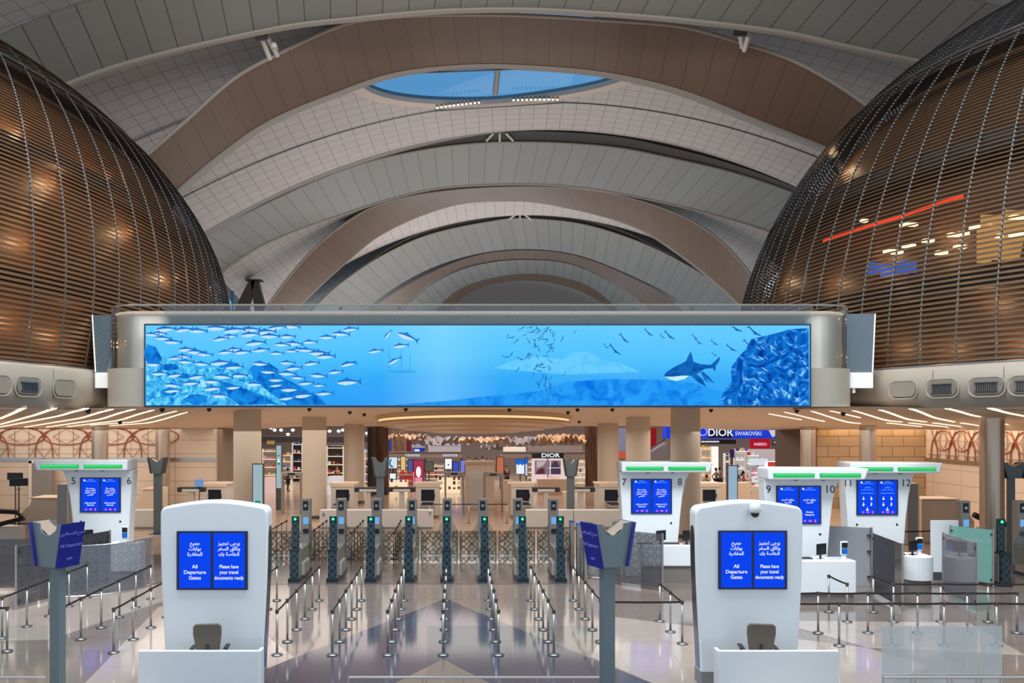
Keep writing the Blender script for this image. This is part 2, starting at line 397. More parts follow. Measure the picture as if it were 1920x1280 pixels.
# dark sheets standing in for the shade past the first and second vaults
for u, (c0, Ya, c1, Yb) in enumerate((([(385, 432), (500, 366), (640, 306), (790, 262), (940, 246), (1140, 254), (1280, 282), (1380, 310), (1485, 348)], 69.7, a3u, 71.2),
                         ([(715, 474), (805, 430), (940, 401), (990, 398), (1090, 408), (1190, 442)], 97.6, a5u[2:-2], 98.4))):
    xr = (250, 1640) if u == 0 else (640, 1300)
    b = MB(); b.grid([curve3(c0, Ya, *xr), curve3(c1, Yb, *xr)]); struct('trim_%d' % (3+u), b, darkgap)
# skylight : frame ring, tinted pane, spotlights
sk = struct('window_1', MB().grid([[(SKC[0]+SKC[2]*1.02*(2*i/40-1), SKC[1]+SKC[3]*1.02*(2*j/16-1), vz1(SKC[0]+SKC[2]*1.02*(2*i/40-1), SKC[1]+SKC[3]*1.02*(2*j/16-1))+.25) for i in range(41)] for j in range(17)]),
            glass('skylight_glass', (102, 162, 205), glossmix=.015), smooth=True)
ring = []
for i in range(96):
    t = 2*PI*i/96; c, s_ = math.cos(t), math.sin(t)
    ring.append((math.copysign(abs(c)**(2/1.7), c), math.copysign(abs(s_)**(2/1.9), s_)))
def lensp(g, dz): return [Vector((SKC[0]+SKC[2]*g*c, SKC[1]+SKC[3]*g*s_, vz1(SKC[0]+SKC[2]*g*c, SKC[1]+SKC[3]*g*s_)+dz)) for c, s_ in ring]
b = MB(); A_, B_, C_, D_ = lensp(.965, .5), lensp(.965, -.12), lensp(1.05, -.12), lensp(1.05, .5)
for P, Q in ((A_, B_), (B_, C_), (C_, D_)): b.grid([P+[P[0]], Q+[Q[0]]])
obj('skylight_frame', b, mat('skylight_frame', (190, 172, 158), .5), sk)
b = MB(); b.cyl((SKC[0]-.1, 57, vz1(3, 57)+.1), (SKC[0]-.1, 63.0, vz1(3, 63)+.1), .22, 10); obj('skylight_beam', b, edge_m, sk)
spot = mat('spot_glow', (255, 244, 214), emit=1.3)
g = None
for px0, px1, n, py in ((820, 898, 11, 186), (963, 1045, 11, 181)):
    for i in range(n):
        p = at(px0+(px1-px0)*i/(n-1), py-1.5*(i/(n-1)), 63.5); p.z = vz1(p.x, p.y+.7)-.16
        if g is None:
            g = thing('roof_spotlight', 'small round roof spotlight in the row at the lower edge of the skylight', 'spotlight', p, group='spotlights in two short rows under the skylight')
            obj('housing', MB().lathe([(.1, .16), (.13, 0), (.11, -.02)], 10), edge_m, g); obj('lens', MB().lathe([(.1, -.03), (.09, -.12)], 10), spot, g)
        else: dup(g, p)
# pin joints between arches
def strut(label, pts, r=.16):
    t = thing('roof_strut', label, 'roof strut', pts[0][0])
    for a, c in pts:
        obj('strut_tube', MB().cyl(Vector((0, 0, 0))+(Vector(a)-Vector(pts[0][0])), Vector(c)-Vector(pts[0][0]), r, 12), mat('strut_white', (188, 182, 174), .4), t)
    obj('pin', MB().cyl(Vector(pts[0][0])*0+Vector((-.35, 0, 0)), (.35, 0, 0), r*1.3, 12), dsteel, t)
    return t
strut('pair of white struts joining the top arches on the left', [(at(490, 70, 49.5), at(506, 110, 51)), (at(502, 70, 49.5), at(520, 104, 51)), (at(514, 84, 49.6), at(518, 92, 51))])
strut('pair of white struts joining the top arches on the right', [(at(1388, 62, 49.5), at(1392, 88, 51)), (at(1404, 66, 49.5), at(1396, 94, 51))])
strut('short pin strut over the crown of the second grey arch', [(at(937, 246, 69.9), at(937, 266, 70.6)), (at(925, 250, 69.9), at(912, 264, 70.6)), (at(949, 250, 69.9), at(962, 264, 70.6))], .1)
strut('far small pin strut over the crown of the third grey arch', [(at(975, 400, 97.7), at(975, 411, 98)), (at(967, 402, 97.7), at(955, 411, 98)), (at(983, 402, 97.7), at(996, 412, 98))], .12)
# side glazing with V column, seen left between dome and arches
pane = glass('blue_glazing', (150, 205, 235), 1.4)
for i, (x0, y0, x1, y1) in enumerate(((-25.5, 84, -20.4, 128), (37.5, 84, 44, 128))):
    nrm = []
    t = struct('window_%d' % (i+2), MB().add([(x0, y0, 7), (x1, y1, 7), (x1, y1, 21), (x0, y0, 21)], [(0, 1, 2, 3)]), pane)
    b = MB()
    for k in range(18):
        a = k/17; x, y = x0+(x1-x0)*a, y0+(y1-y0)*a; b.box(x-.12, y-.12, 7, x+.12, y+.12, 21)
    for z in (12, 16.5, 21): b.tube([(x0, y0, z), (x1, y1, z)], .14, 6)
    obj('window_frame', b, mat('blue_grey_mullion', (84, 110, 130), .5), t)
vc = thing('forked_column', 'forked bronze roof column left of the second brown arch', 'column', at(475, 575, 88))
o0 = vc.location
for (xa, xb, xc_, xd) in ((466, 478, 462, 434), (470, 484, 500, 478)):
    p = [at(xa, 527, 88), at(xb, 527, 88), at(xc_ if xc_ > 480 else 462, 590, 88), at(xd, 590, 88)]
    v0 = [q-o0 for q in p]; b = MB(); b.add([tuple(q) for q in v0]+[tuple(q+Vector((0, .8, 0))) for q in v0], [(0,1,2,3),(7,6,5,4),(0,4,5,1),(1,5,6,2),(2,6,7,3),(3,7,4,0)])
    obj('column_leg', b, brown_arch, vc)
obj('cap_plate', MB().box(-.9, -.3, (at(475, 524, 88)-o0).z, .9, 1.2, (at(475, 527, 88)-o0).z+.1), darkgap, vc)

# ------------------------------------------------------------------ latticed domes
louvre = mat('bronze_louvres', (126, 92, 66), .34, .45)
louvre2 = mat('pewter_louvres', (104, 84, 66), .34, .45)
rib_m = mat('grey_rib', (84, 86, 88), .6, .2)
shell_m = mat('bronze_inner_shell', (84, 58, 38), .5, .2, noise=.25, nscale=.25)
def ell(c, R, ph, th, s=1.0):
    """ph elevation, th azimuth"""
    return Vector((c[0]+R[0]*s*math.cos(ph)*math.cos(th), c[1]+R[1]*s*math.cos(ph)*math.sin(th), c[2]+R[2]*s*math.sin(ph)))
def dome(label, c, R, z0, th0, th1, lm, pitch=.155):
    t = thing('lattice_dome', label, 'dome', (c[0], c[1], z0)); o = Vector(t.location)
    ph0 = math.asin((z0-c[2])/R[2]); phs = [ph0]
    while phs[-1] < PI/2-.04:
        ph = phs[-1]; ds = math.hypot(R[2]*math.cos(ph), (R[0]+R[1])/2*math.sin(ph)); phs.append(ph+pitch/ds)
    nseg = 160; b = MB()
    for ph in phs:
        ds = math.hypot(R[2]*math.cos(ph), (R[0]+R[1])/2*math.sin(ph)); d1 = pitch*.62/ds
        vs = []; 
        for i in range(nseg+1):
            th = th0+(th1-th0)*i/nseg
            vs += [ell(c, R, ph, th)-o, ell(c, R, ph+d1, th, 1-.0045*math.cos(ph)**2)-o]
        b.add(vs, [(2*i, 2*i+2, 2*i+3, 2*i+1) for i in range(nseg)])
    obj('louvre_screen', b, lm, t)
    return t, phs, o
def dome_rest(t, c, R, o, z0, th0, th1, nr, floors, rr=.034):
    ph0 = math.asin((z0-c[2])/R[2])
    for k in range(nr):
        th = th0+(th1-th0)*(k+.5)/nr; b = MB()
        b.tube([ell(c, R, ph0+(PI/2-.08-ph0)*i/28, th, .9965)-o for i in range(29)], rr, 5); obj('rib', b, rib_m, t)
    b = MB(); b.grid([[ell(c, R, ph0+(PI/2-ph0)*j/20, th0+(th1-th0)*i/60, .93)-o for i in range(61)] for j in range(21)])
    obj('inner_shell', b, shell_m, t, smooth=True)
    for z, th_ in floors:
        kk = math.sqrt(1-((z-c[2])/R[2])**2); b = MB()
        rows = []
        for s, dz in ((.9, 0), (.975, 0), (.975, th_), (.9, th_)):
            rows.append([Vector((c[0]+R[0]*s*kk*math.cos(a), c[1]+R[1]*s*kk*math.sin(a), z+dz))-o for a in np.linspace(th0, th1, 61)])
        b.grid(rows); obj('floor_slab', b, mat('dark_slab', (44, 36, 32), .7), t)
    kk = math.sqrt(1-((z0-c[2])/R[2])**2)
    b = MB(); b.tube([Vector((c[0]+R[0]*1.0*kk*math.cos(a), c[1]+R[1]*kk*math.sin(a), z0+.03))-o for a in np.linspace(th0, th1, 61)], .09, 8)
    obj('base_rail', b, rib_m, t)
LC, LR = (-22.51, 34.1, 10.18), (11.39, 22.21, 10.82)
RC, RR = (29.48, 34.46, 7.06), (16.41, 18.69, 16.82)
dl, phs, o = dome('bronze louvred dome rising on the left', LC, LR, 6.87, -PI, PI, louvre)
dome_rest(dl, LC, LR, o, 6.87, -PI, PI, 96, ((9.2, .5), (13.4, .4), (17.0, .3)))
dr, phs, o = dome('taller dark bronze louvred dome rising on the right', RC, RR, 6.87, 0, 2*PI, louvre2, .17)
dome_rest(dr, RC, RR, o, 6.87, 0, 2*PI, 98, ((9.3, .5), (13.9, .6), (18.5, .4)))
# red strip, ceiling lights and screens of the lounge inside the right dome
def on_ell(c, R, s, px, py, far=False):
    d = Vector(((px-VX)/F, 1, (VY-py)/F)); oo = Vector(((0-c[0])/R[0]/s, (0-c[1])/R[1]/s, (H-c[2])/R[2]/s)); dd = Vector((d.x/R[0]/s, d.y/R[1]/s, d.z/R[2]/s))
    A = dd.dot(dd); B = dd.dot(oo); Cc = oo.dot(oo)-1; D = B*B-A*Cc
    if D < 0: return None
    return Vector((0, 0, H))+d*((-B+(math.sqrt(D) if far else -math.sqrt(D)))/A)
red = mat('red_strip_light', (255, 60, 30), emit=1.2)
pts = [on_ell(RC, RR, .955, x, 452+(365-452)*(x-1545)/(1812-1545)) for x in range(1545, 1813, 20)]
obj('red_light_strip', MB().tube([p-o for p in pts if p], .06, 6), red, dr)
glow = mat('lounge_lamp_glow', (255, 225, 170), emit=2.0)
for px, py, wd in ((1704, 421, .5), (1670, 471, .4), (1682, 473, .3), (1704, 461, .35), (1740, 451, .3), (1765, 473, .3), (1790, 440, .35), (1805, 438, .3), (1830, 426, .3), (1912, 407, .5), (1905, 440, .3), (1735, 305, .2), (1690, 324, .2), (1765, 474, .3), (1800, 463, .3), (1620, 414, .2), (1880, 442, .3)):
    p = on_ell(RC, RR, .955, px, py)
    if p: obj('interior_lamp', MB().box(-wd*.55, -.1, -.05, wd*.55, .1, .05), glow, dr, loc=p-o)
for px, py in ((1640, 503), (1665, 507), (1690, 503), (1704, 500)):
    p = on_ell(RC, RR, .955, px, py)
    obj('interior_screen', MB().box(-.26, -.03, -.2, .26, .03, .2), mat('dim_blue_screen', (60, 95, 190), emit=.9), dr, loc=p-o)
for px, py, wd, hg in ((1870, 445, 1.0, 1.4), (1900, 440, .6, 1.5), (1845, 460, .4, 1.1)):
    p = on_ell(RC, RR, .945, px, py)
    obj('interior_window', MB().box(-wd/2, -.05, -hg/2, wd/2, .05, hg/2), mat('lit_interior_window', (200, 150, 90), emit=.8), dr, loc=p-o)
# lamps between louvres and inner shell
for c, R, lst, pw in ((LC, LR, ((40, 235), (110, 330), (200, 330), (60, 450), (250, 430), (330, 520), (30, 610), (120, 640), (150, 180), (160, 560), (235, 250)), 36),
                      (RC, RR, ((1570, 300), (1480, 400), (1640, 180), (1540, 520), (1640, 470), (1760, 430), (1860, 420), (1900, 640), (1760, 650), (1660, 650), (1850, 560), (1450, 520)), 30)):
    for px, py in lst:
        p = on_ell(c, R, .963, px, py)
        if p: lamp('POINT', 'dome_lamp', p, pw, (1, .66, .36), .15)
# ------------------------------------------------------------------ mezzanine ceiling
def sstep(a, e0, e1): t = min(1, max(0, (a-e0)/(e1-e0))); return t*t*(3-2*t)
def soff(X, Y):
    c = float(np.interp(Y, [24, 25.6, 34, 37.5, 43.4, 51.3, 53], [5.65, 5.66, 5.84, 5.83, 5.41, 5.01, 4.93]))
    s = 6.35-.032*Y; w_ = sstep(abs(X-2), 11, 17); return c*(1-w_)+s*w_
def at_ceil(px, py, dz=0.0):
    best = None
    for i in range(600):
        Y = 16+i*.06; p = at(px, py, Y)
        if p.z >= soff(p.x, Y)+dz if py < 790 else p.z <= soff(p.x, Y)+dz and False: best = p; break
    if best is None:
        if py >= 790:
            for i in range(560):
                Y = 20+i*.05; p = at(px, py, Y)
                if p.z-soff(p.x, Y) >= dz: best = p; break
        if best is None: best = at(px, py, 47)
    return Vector((best.x, best.y, soff(best.x, best.y)))
ceil_m = mat('mezzanine_ceiling', (224, 204, 184), .55)
b = MB(); b.grid([[(-46+i*.8, Y, soff(-46+i*.8, Y)) for i in range(116)] for Y in np.linspace(25.6, 53, 40)])
ceil = struct('ceiling', b, ceil_m, smooth=True)
b = MB(); b.box(-14.6, 53, 4.9, 24, 53.4, 9.5); struct('trim_5', b, ceil_m)
# curved fascias with round-cornered vents under the domes
fas_m = mat('fascia_panel', (150, 140, 126), .5)
joint = mat('panel_joint', (110, 102, 94), .6)
def fplan(c, rx, ry, a, off=0.0):
    n = Vector((math.cos(a)/rx, math.sin(a)/ry, 0)).normalized()
    return Vector((c[0]+rx*math.cos(a), c[1]+ry*math.sin(a), 0))+n*off, n
FL = (LC, 10.85, 21.15); FR = (RC, 16.40, 18.69)
def fascia(name, G, a0, a1):
    c, rx, ry = G; N = 70; rows = []
    for off, z in ((-.1, 6.9), (.32, 6.9), (.46, 6.78), (.5, 6.3), (.46, 6.0), (.3, None), (.0, None)):
        r = []
        for i in range(N+1):
            p, n = fplan(c, rx, ry, a0+(a1-a0)*i/N, off); zs = soff(p.x, p.y)
            p.z = z if z else zs+(.16 if off == .3 else -.02); r.append(p)
        rows.append(r)
    b = MB(); b.grid(rows); f = struct(name, b, fas_m, smooth=True)
    k = 0
    for i in range(0, N+1, 4):
        p, n = fplan(c, rx, ry, a0+(a1-a0)*i/N, .505); q, _ = fplan(c, rx, ry, a0+(a1-a0)*i/N, .468)
        obj('panel_joint', MB().tube([(q.x, q.y, 6.77), (p.x, p.y, 6.3), (q.x, q.y, 6.02)], .009, 4), joint, f)
    # ceiling under the dome deck
    b = MB(); b.grid([[Vector((c[0]+(fplan(c, rx, ry, a)[0].x-c[0])*s, c[1]+(fplan(c, rx, ry, a)[0].y-c[1])*s, 0)) for a in np.linspace(a0, a1, 50)] for s in (.02, .2, .4, .55, .7, .8, .9, 1)])
    b.v = [(x, y, soff(x, y)+.012) for x, y, z in b.v]; struct('ceiling', b, ceil_m)
    return f
fascia('wall_left', FL, -PI*.62, .05); fascia('wall_right', FR, PI*1.55, PI*.94)
def hit_plan(G, px, off=.5):
    c, rx, ry = G; best = None
    for i in range(4000):
        a = -PI+2*PI*i/4000; p, n = fplan(c, rx, ry, a, off)
        if p.y < 12 or n.y > .2: continue
        e = abs((p.x/p.y)*F+VX-px)
        if best is None or e < best[0]: best = (e, p, n)
    return best[1], best[2]
def rrect(w_, h_, r, n=6):
    pts = []
    for cx, cz, a0 in ((w_/2-r, h_/2-r, 0), (-w_/2+r, h_/2-r, PI/2), (-w_/2+r, -h_/2+r, PI), (w_/2-r, -h_/2+r, 1.5*PI)):
        for i in range(n+1):
            a = a0+PI/2*i/n; pts.append((cx+r*math.cos(a), cz+r*math.sin(a)))
    return pts
for G, lst in ((FL, ((-6, 'partly cut by the left edge', 0), (54, 'with a slotted grille, left of the blank one', 1), (122, 'blank, nearest the glass wing', 0))),
               (FR, ((1693, 'blank, nearest the glass wing', 0), (1766, 'with a slotted grille, second from the glass wing', 1), (1850, 'with a slotted grille, third from the glass wing', 1), (1926, 'partly cut by the right edge', 1)))):
    for px, what, gr in lst:
        p, n = hit_plan(G, px); side = 'left' if G is FL else 'right'
        t = thing('ceiling_vent', 'rounded recessed vent on the %s fascia, %s' % (side, what), 'vent', (p.x, p.y, 6.2), math.atan2(n.y, n.x)+PI/2)
        o_, i_ = rrect(1.06, .62, .27), rrect(.88, .44, .2); N = len(o_); b = MB()
        vs = [(x, .0, z) for x, z in o_]+[(x, -.02, z) for x, z in rrect(1.0, .56, .25)]+[(x, .10, z) for x, z in i_]
        b.add(vs, [(i, (i+1) % N, N+(i+1) % N, N+i) for i in range(N)]+[(N+i, N+(i+1) % N, 2*N+(i+1) % N, 2*N+i) for i in range(N)])
        obj('rim', b, mat('vent_rim', (144, 134, 118), .5), t, smooth=True)
        obj('recess', MB().prism(i_, -.012, -.008), mat('vent_recess_shade', (128, 119, 106), .7) if not gr else mat('vent_shadow', (112, 104, 94), .7), t)  # flat inner plate, its darker colour standing for the shade of a recess
        if gr:
            g = MB()
            for k in range(10): g.box(-.27+k*.06, -.05, -.12, -.245+k*.06, -.014, .12)
            g.box(-.31, -.06, .12, .31, -.014, .14); g.box(-.31, -.06, -.14, .31, -.014, -.12)
            obj('grille', g, dsteel, t)
# linear lights set in the ceiling
strip = mat('strip_light', (255, 236, 206), emit=1.6)
LS = [(0,784,46,763.5),(0,795,103,764.5),(-10,803,163,765),(47,800,210,766.5),(88,800,251,766.5),(127,799,287,768),(170,796,330,770),(207,797,350,772)]
RS = [(1600,769,1690,790),(1650,767.5,1736,790),(1707,765.5,1789,790),(1775,765,1870,786),(1855,764.5,1925,780),(1557,769.5,1612,782),(1522,770,1588,790),(1472,772,1545,789),(1442,775,1502,786),(1664,792,1727,799),(1705,792,1777,800),(1750,792,1802,799),(1802,792,1840,798),(1882,794,1925,800),(1565,784,1612,793)]
def names_order(i, n, side): return '%s of the %d slot lights in the %s ceiling, counted from the screen outwards' % (['first','second','third','fourth','fifth','sixth','seventh','eighth','ninth','tenth','eleventh','twelfth','thirteenth','fourteenth','fifteenth'][i], n, side)
for side, L_ in (('left', LS[::-1]), ('right', sorted(RS))):
    for i, (x0, y0, x1, y1) in enumerate(L_):
        p, q = at_ceil(x0, y0), at_ceil(x1, y1)
        d = (q-p); nrm = Vector((-d.y, d.x, 0)).normalized()*.055; r1, r2 = [], []
        b = MB()
        K = 12; 
        for k in range(K+1):
            m_ = p.lerp(q, k/K)
            for sgn in (-1, 1):
                s_ = m_+nrm*sgn; s_.z = soff(s_.x, s_.y)-.03; b.v.append(tuple(s_-p)); b.v.append(tuple(s_-p+Vector((0, 0, .05))))
        for k in range(K):
            a = 4*k; b.f += [(a, a+2, a+6, a+4), (a, a+4, a+5, a+1), (a+2, a+3, a+7, a+6)]
        t = thing('slot_light', names_order(i, len(L_), side), 'ceiling light', p); obj('diffuser', b, strip, t)
# small black ceiling cameras
for i, (px, py) in enumerate(((54*0+165, 767), (304, 765), (392, 765), (580, 765), (656, 771), (683, 775), (761, 765), (955, 766), (1065, 771), (1083, 766), (1148, 766), (1333, 767), (1494, 768), (1581, 773), (225, 798), (1086, 795))):
    p = at_ceil(px, py) if py < 790 else at_ceil(px, 789)
    if i == 0:
        cc = thing('ceiling_camera', 'small black dome camera dotted on the beige ceiling', 'camera', p, group='black dome cameras on the ceiling')
        obj('housing', MB().lathe([(.07, .02), (.1, -.03), (.1, -.07)], 14), black, cc); obj('lens_dome', MB().lathe([(.08, -.07), (.07, -.12), (.03, -.15)], 14), mat('smoked_dome', (25, 25, 28), .1), cc)
    else: dup(cc, p)
# round tiered ceiling feature
rf = thing('ceiling_bowl', 'large round tiered ceiling feature with a glowing cove under the screen', 'ceiling feature', (.95, 43.6, 5.02))
rf.rotation_euler = (-.05, 0, 0)
obj('upper_rim', MB().lathe([(5.35, .75), (5.35, .34), (5.22, .30), (5.22, .24), (4.7, .24)], 72), mat('bowl_rim', (214, 184, 150), .5), rf, smooth=False)
obj('cove_light', MB().lathe([(5.16, .235), (5.16, .13), (4.9, .13)], 72), mat('cove_glow', (255, 214, 150), emit=1.05), rf)
obj('bowl', MB().lathe([(5.25, .12), (5.25, .02), (5.0, -.02), (4.9, -.1), (3.9, -.2), (3.85, -.26), (2.5, -.34), (2.4, -.4), (1.0, -.44)], 72), mat('bowl_bronze', (206, 172, 134), .35), rf, smooth=False)

# ------------------------------------------------------------------ columns
plc = mat('column_plaster', (202, 188, 170), .6)
def column(px, top, dia_px, label, m, name='round_column', dia=1.3, collar=False):
    Y = dia*F/dia_px; X = (px-VX)/F*Y; zt = max(soff(X+dx, Y+dy) for dx in (-.6, .6) for dy in (-.6, .6))+.05
    t = thing(name, label, 'column', (X, Y, 0)); r = dia/2
    obj('shaft', MB().lathe([(r, .012), (r, zt)], 40), m, t, autosm=True)
    obj('base_ring', MB().lathe([(r+.03, .012), (r+.03, .16), (r+.004, .18)], 40), dsteel, t, autosm=True)
    if collar: obj('collar', MB().lathe([(r+.04, zt-.14), (r+.04, zt)], 40), mat('collar_beige', (205, 180, 150), .6), t, autosm=True)
    return t
column(464, 765, 51, 'plain plastered column under the left end of the screen, nearest camera', plc)
column(589.5, 783, 45, 'plain plastered column, second from the left under the screen', plc)
column(664, 796, 38, 'plain plastered column, third from the left, beside the dark shopfront', plc)
column(1140, 796, 39, 'plain plastered column just left of booth seven under the screen', plc)
column(1196.5, 783, 45, 'plain plastered column rising behind booth seven', plc)
column(1285, 765, 54, 'plain plastered column rising behind booth eight, nearest camera on the right', plc)
stc = mat('satin_steel_column', (196, 178, 160), .3, .8)
column(187.5, 783, 29, 'satin steel column behind booth five', stc, 'steel_column', .8, True)
column(305, 785, 25.5, 'satin steel column behind the tall sign on the left', stc, 'steel_column', .8, True)
column(1515, 786, 27, 'satin steel column between the bright shops and the tan block wall', stc, 'steel_column', .8, True)
column(1627, 786, 28.5, 'satin steel column standing behind booth twelve', stc, 'steel_column', .8, True)
column(1860, 786, 40, 'thick satin steel column near the right edge', stc, 'steel_column', .8, True)

# ------------------------------------------------------------------ walls with copper rings
wallm = seam_mat('cream_wall_panels', (224, 206, 186), 2.66, .82, (140, 118, 98), .012, .5, off=0)
tanm = seam_mat('tan_block_wall', (172, 142, 106), 1.3, .62, (96, 72, 48), .018, .6, off=.5, var=.08)
def wallgrid(p0, p1, z1, n=2): return MB().grid([[(p0[0]+(p1[0]-p0[0])*i/n, p0[1]+(p1[1]-p0[1])*i/n, z) for i in range(n+1)] for z in (0, z1)])
struct('wall_back', wallgrid((-46, 48), (-14.3, 48), 5), wallm)
struct('wall_left', wallgrid((-46, 20), (-46, 48), 6), wallm)
struct('wall_back', wallgrid((21.6, 48), (28.2, 48), 5), tanm)
struct('wall_right', wallgrid((28.2, 48), (28.2, 20), 6), wallm)
struct('wall_back', MB().box(-14.3, 47.9, 0, -14.0, 53.4, 5.2), wallm)
struct('wall_back', MB().box(21.3, 47.9, 0, 21.6, 53.4, 5.2), tanm)
struct('baseboard_back', MB().box(-46, 47.95, 2.82, -14.3, 48, 3.05), steel)
struct('baseboard_right', MB().box(28.13, 30, 2.82, 28.2, 47.9, 3.05), steel)
cove = mat('amber_cove', (255, 196, 110), emit=.9)
struct('trim_6', MB().box(-46, 47.5, 4.88, -14.3, 47.56, 5.3), ceil_m); struct('trim_7', MB().box(21.6, 47.5, 4.72, 27.8, 47.56, 5.3), ceil_m)
struct('trim_8', MB().box(27.5, 30, 4.72, 27.56, 47.5, 5.4), ceil_m)
for x0, x1 in ((-40, -27), (-27, -14.5), (21.8, 27.9)):
    lamp('AREA', 'cove_light', ((x0+x1)/2, 47.75, 4.95 if x0 < 0 else 4.8), 26, (1, .62, .25), x1-x0, .15)
lamp('AREA', 'cove_light', (27.9, 42, 4.85), 30, (1, .62, .25), .15, 10)
copper = mat('copper_rings', (150, 74, 50), .45, .3); thinl = mat('thin_bronze_lines', (160, 122, 100), .5)
def relief(label, O, U, x0, x1, per, zc, hgt, drop, W=1.0):
    """interlaced rings along direction U from O; the pattern is metal strips set on the wall"""
    t = thing('ring_relief', label, 'wall decoration', O); b = MB(); tn = MB(); nrm = Vector((U.y, -U.x, 0)); nrm = nrm if nrm.dot(Vector((0, 0, 0))-O) > 0 else -nrm
    P = lambda s, z: U*s+nrm*.05+Vector((0, 0, z-O.z))
    n = int((x1-x0)/per)
    for k in range(n+1):
        s = x0+k*per
        b.tube([P(s+per/2+per*.53*W*math.cos(a), zc+hgt/2*math.sin(a)) for a in np.linspace(0, 2*PI, 40, endpoint=False)], .034, 5, True)
        b.tube([P(s+per*.2*math.cos(a), zc-drop+drop*1.05*math.sin(a)) for a in np.linspace(0, PI, 16)], .034, 5)
        b.tube([P(s-.3*per, zc+hgt*.9), P(s, zc), P(s+.0, zc)], .02, 4); b.tube([P(s+.3*per, zc+hgt*.9), P(s, zc)], .02, 4)
        c = s+per/2
        for a_, c_ in (((c-per*.3, zc), (c, zc+hgt*.45)), ((c, zc+hgt*.45), (c+per*.3, zc)), ((c+per*.3, zc), (c, zc-hgt*.45)), ((c, zc-hgt*.45), (c-per*.3, zc)),
                       ((c-per*.16, zc+hgt*.6), (c-per*.16, zc-drop)), ((c+per*.16, zc+hgt*.6), (c+per*.16, zc-drop)), ((s-per*.32, zc-hgt*.75), (s+per*.32, zc-hgt*.75)),
                       ((s-per*.22, zc-hgt*.55), (s, zc-drop)), ((s+per*.22, zc-hgt*.55), (s, zc-drop)), ((c-per*.35, zc-hgt*.5), (c-per*.18, zc-drop*.95)), ((c+per*.35, zc-hgt*.5), (c+per*.18, zc-drop*.95))):
            tn.tube([P(*a_), P(*c_)], .017, 4)
    obj('ring_strips', b, copper, t); obj('fine_lines', tn, thinl, t)
    return t
relief('copper ring pattern spread along the cream wall on the left', Vector((-41, 48, 4.3)), Vector((1, 0, 0)), .34, 22, 2.66, 4.32, 1.0, 1.25)
relief('copper ring pattern on the cream wall at the right edge', Vector((28.2, 47.3, 4.3)), Vector((0, -1, 0)), .2, 11, 1.7, 4.12, 1.15, 1.3, .9)

# ------------------------------------------------------------------ bridge with the video wall
def stad(x0, x1, y0, y1, r, n=10):
    pts = [(x0, y1)]
    for i in range(n+1):
        a = PI+PI/2*i/n; pts.append((x0+r+r*math.cos(a), y0+r+r*math.sin(a)))
    for i in range(n+1):
        a = 1.5*PI+PI/2*i/n; pts.append((x1-r+r*math.cos(a), y0+r+r*math.sin(a)))
    return pts+[(x1, y1)]
br = thing('mezzanine_bridge', 'long rounded bridge bulkhead carrying the video wall', 'bridge', (.9, 28.5, 5.64))
bo = Vector(br.location)
def sweep(pl, z0, z1, dx=0): return MB().grid([[Vector((x, y, z0))-bo for x, y in pl], [Vector((x, y, z1))-bo for x, y in pl]])
q_ = 25.6/27.5; YF = 25.6; zq = lambda z: 5.15+(z-5.15)*q_
low = stad(-11.55, 13.05, YF, 31, 1.15); up = stad(-11.3, 12.85, YF+.25, 31, 1.0); gl = stad(-11.45, 13.0, YF+.05, 31, 1.15)
m_low = mat('bulkhead_grey', (146, 139, 128), .45); m_up = mat('bulkhead_satin', (186, 180, 170), .4)
obj('lower_fascia', sweep(low, 5.66, zq(7.0)), m_low, br, smooth=True)
obj('lower_fascia_top', MB().prism([(x-bo.x, y-bo.y) for x, y in low], zq(7.0)-bo.z, zq(7.03)-bo.z, 'z'), m_low, br)
obj('upper_wall', sweep(up, zq(7.03), zq(9.0)), m_up, br, smooth=True)
obj('deck', MB().prism([(x-bo.x, y-bo.y) for x, y in up], zq(8.98)-bo.z, zq(9.02)-bo.z, 'z'), m_up, br)
obj('back_wall', MB().box(-11.0-bo.x, 30.9-bo.y, 5.85-bo.z, 12.5-bo.x, 31-bo.y, zq(9.0)-bo.z), m_low, br)
gm = glass('balustrade_glass', (234, 240, 242), 1.6)
gm2 = glass('clear_curved_glass', (240, 244, 244), 1.3)
# straight glass panels, 2.1 m each, and the curved end panels
xs = [(-10.05+i*2.025)*q_ for i in range(12)]
for i in range(11): obj('glass_panel', MB().box(xs[i]+.01-bo.x, YF+.05-bo.y, zq(7.06)-bo.z, xs[i+1]-.01-bo.x, YF+.066-bo.y, zq(9.2)-bo.z), gm, br)
nh = len(gl)//2
obj('curved_glass_panel', sweep(gl[:nh], zq(7.06), zq(9.2)), gm2, br, smooth=True); obj('curved_glass_panel', sweep(gl[nh:], zq(7.06), zq(9.2)), gm2, br, smooth=True)
obj('top_rail', MB().tube([Vector((x, y, zq(9.2)))-bo for x, y in gl], .03, 6), steel, br)
obj('edge_light', MB().tube([Vector((x, y, zq(8.96)))-bo+Vector((0, -.06, 0)) for x, y in up[1:-1]], .02, 6), mat('warm_edge_light', (255, 222, 190), emit=.75), br)
fb = MB()
for i in range(12): fb.cyl((xs[i]-bo.x, YF-bo.y, zq(9.08)-bo.z), (xs[i]-bo.x, YF+.1-bo.y, zq(9.08)-bo.z), .055, 10)
for i in range(12): obj('glass_clamp', MB().cyl((xs[i]-bo.x, YF-bo.y, zq(9.08)-bo.z), (xs[i]-bo.x, YF+.1-bo.y, zq(9.08)-bo.z), .05, 10), dsteel, br)
wing = glass('smoked_wing_glass', (130, 148, 158), 1.6, .4, (120, 136, 146))
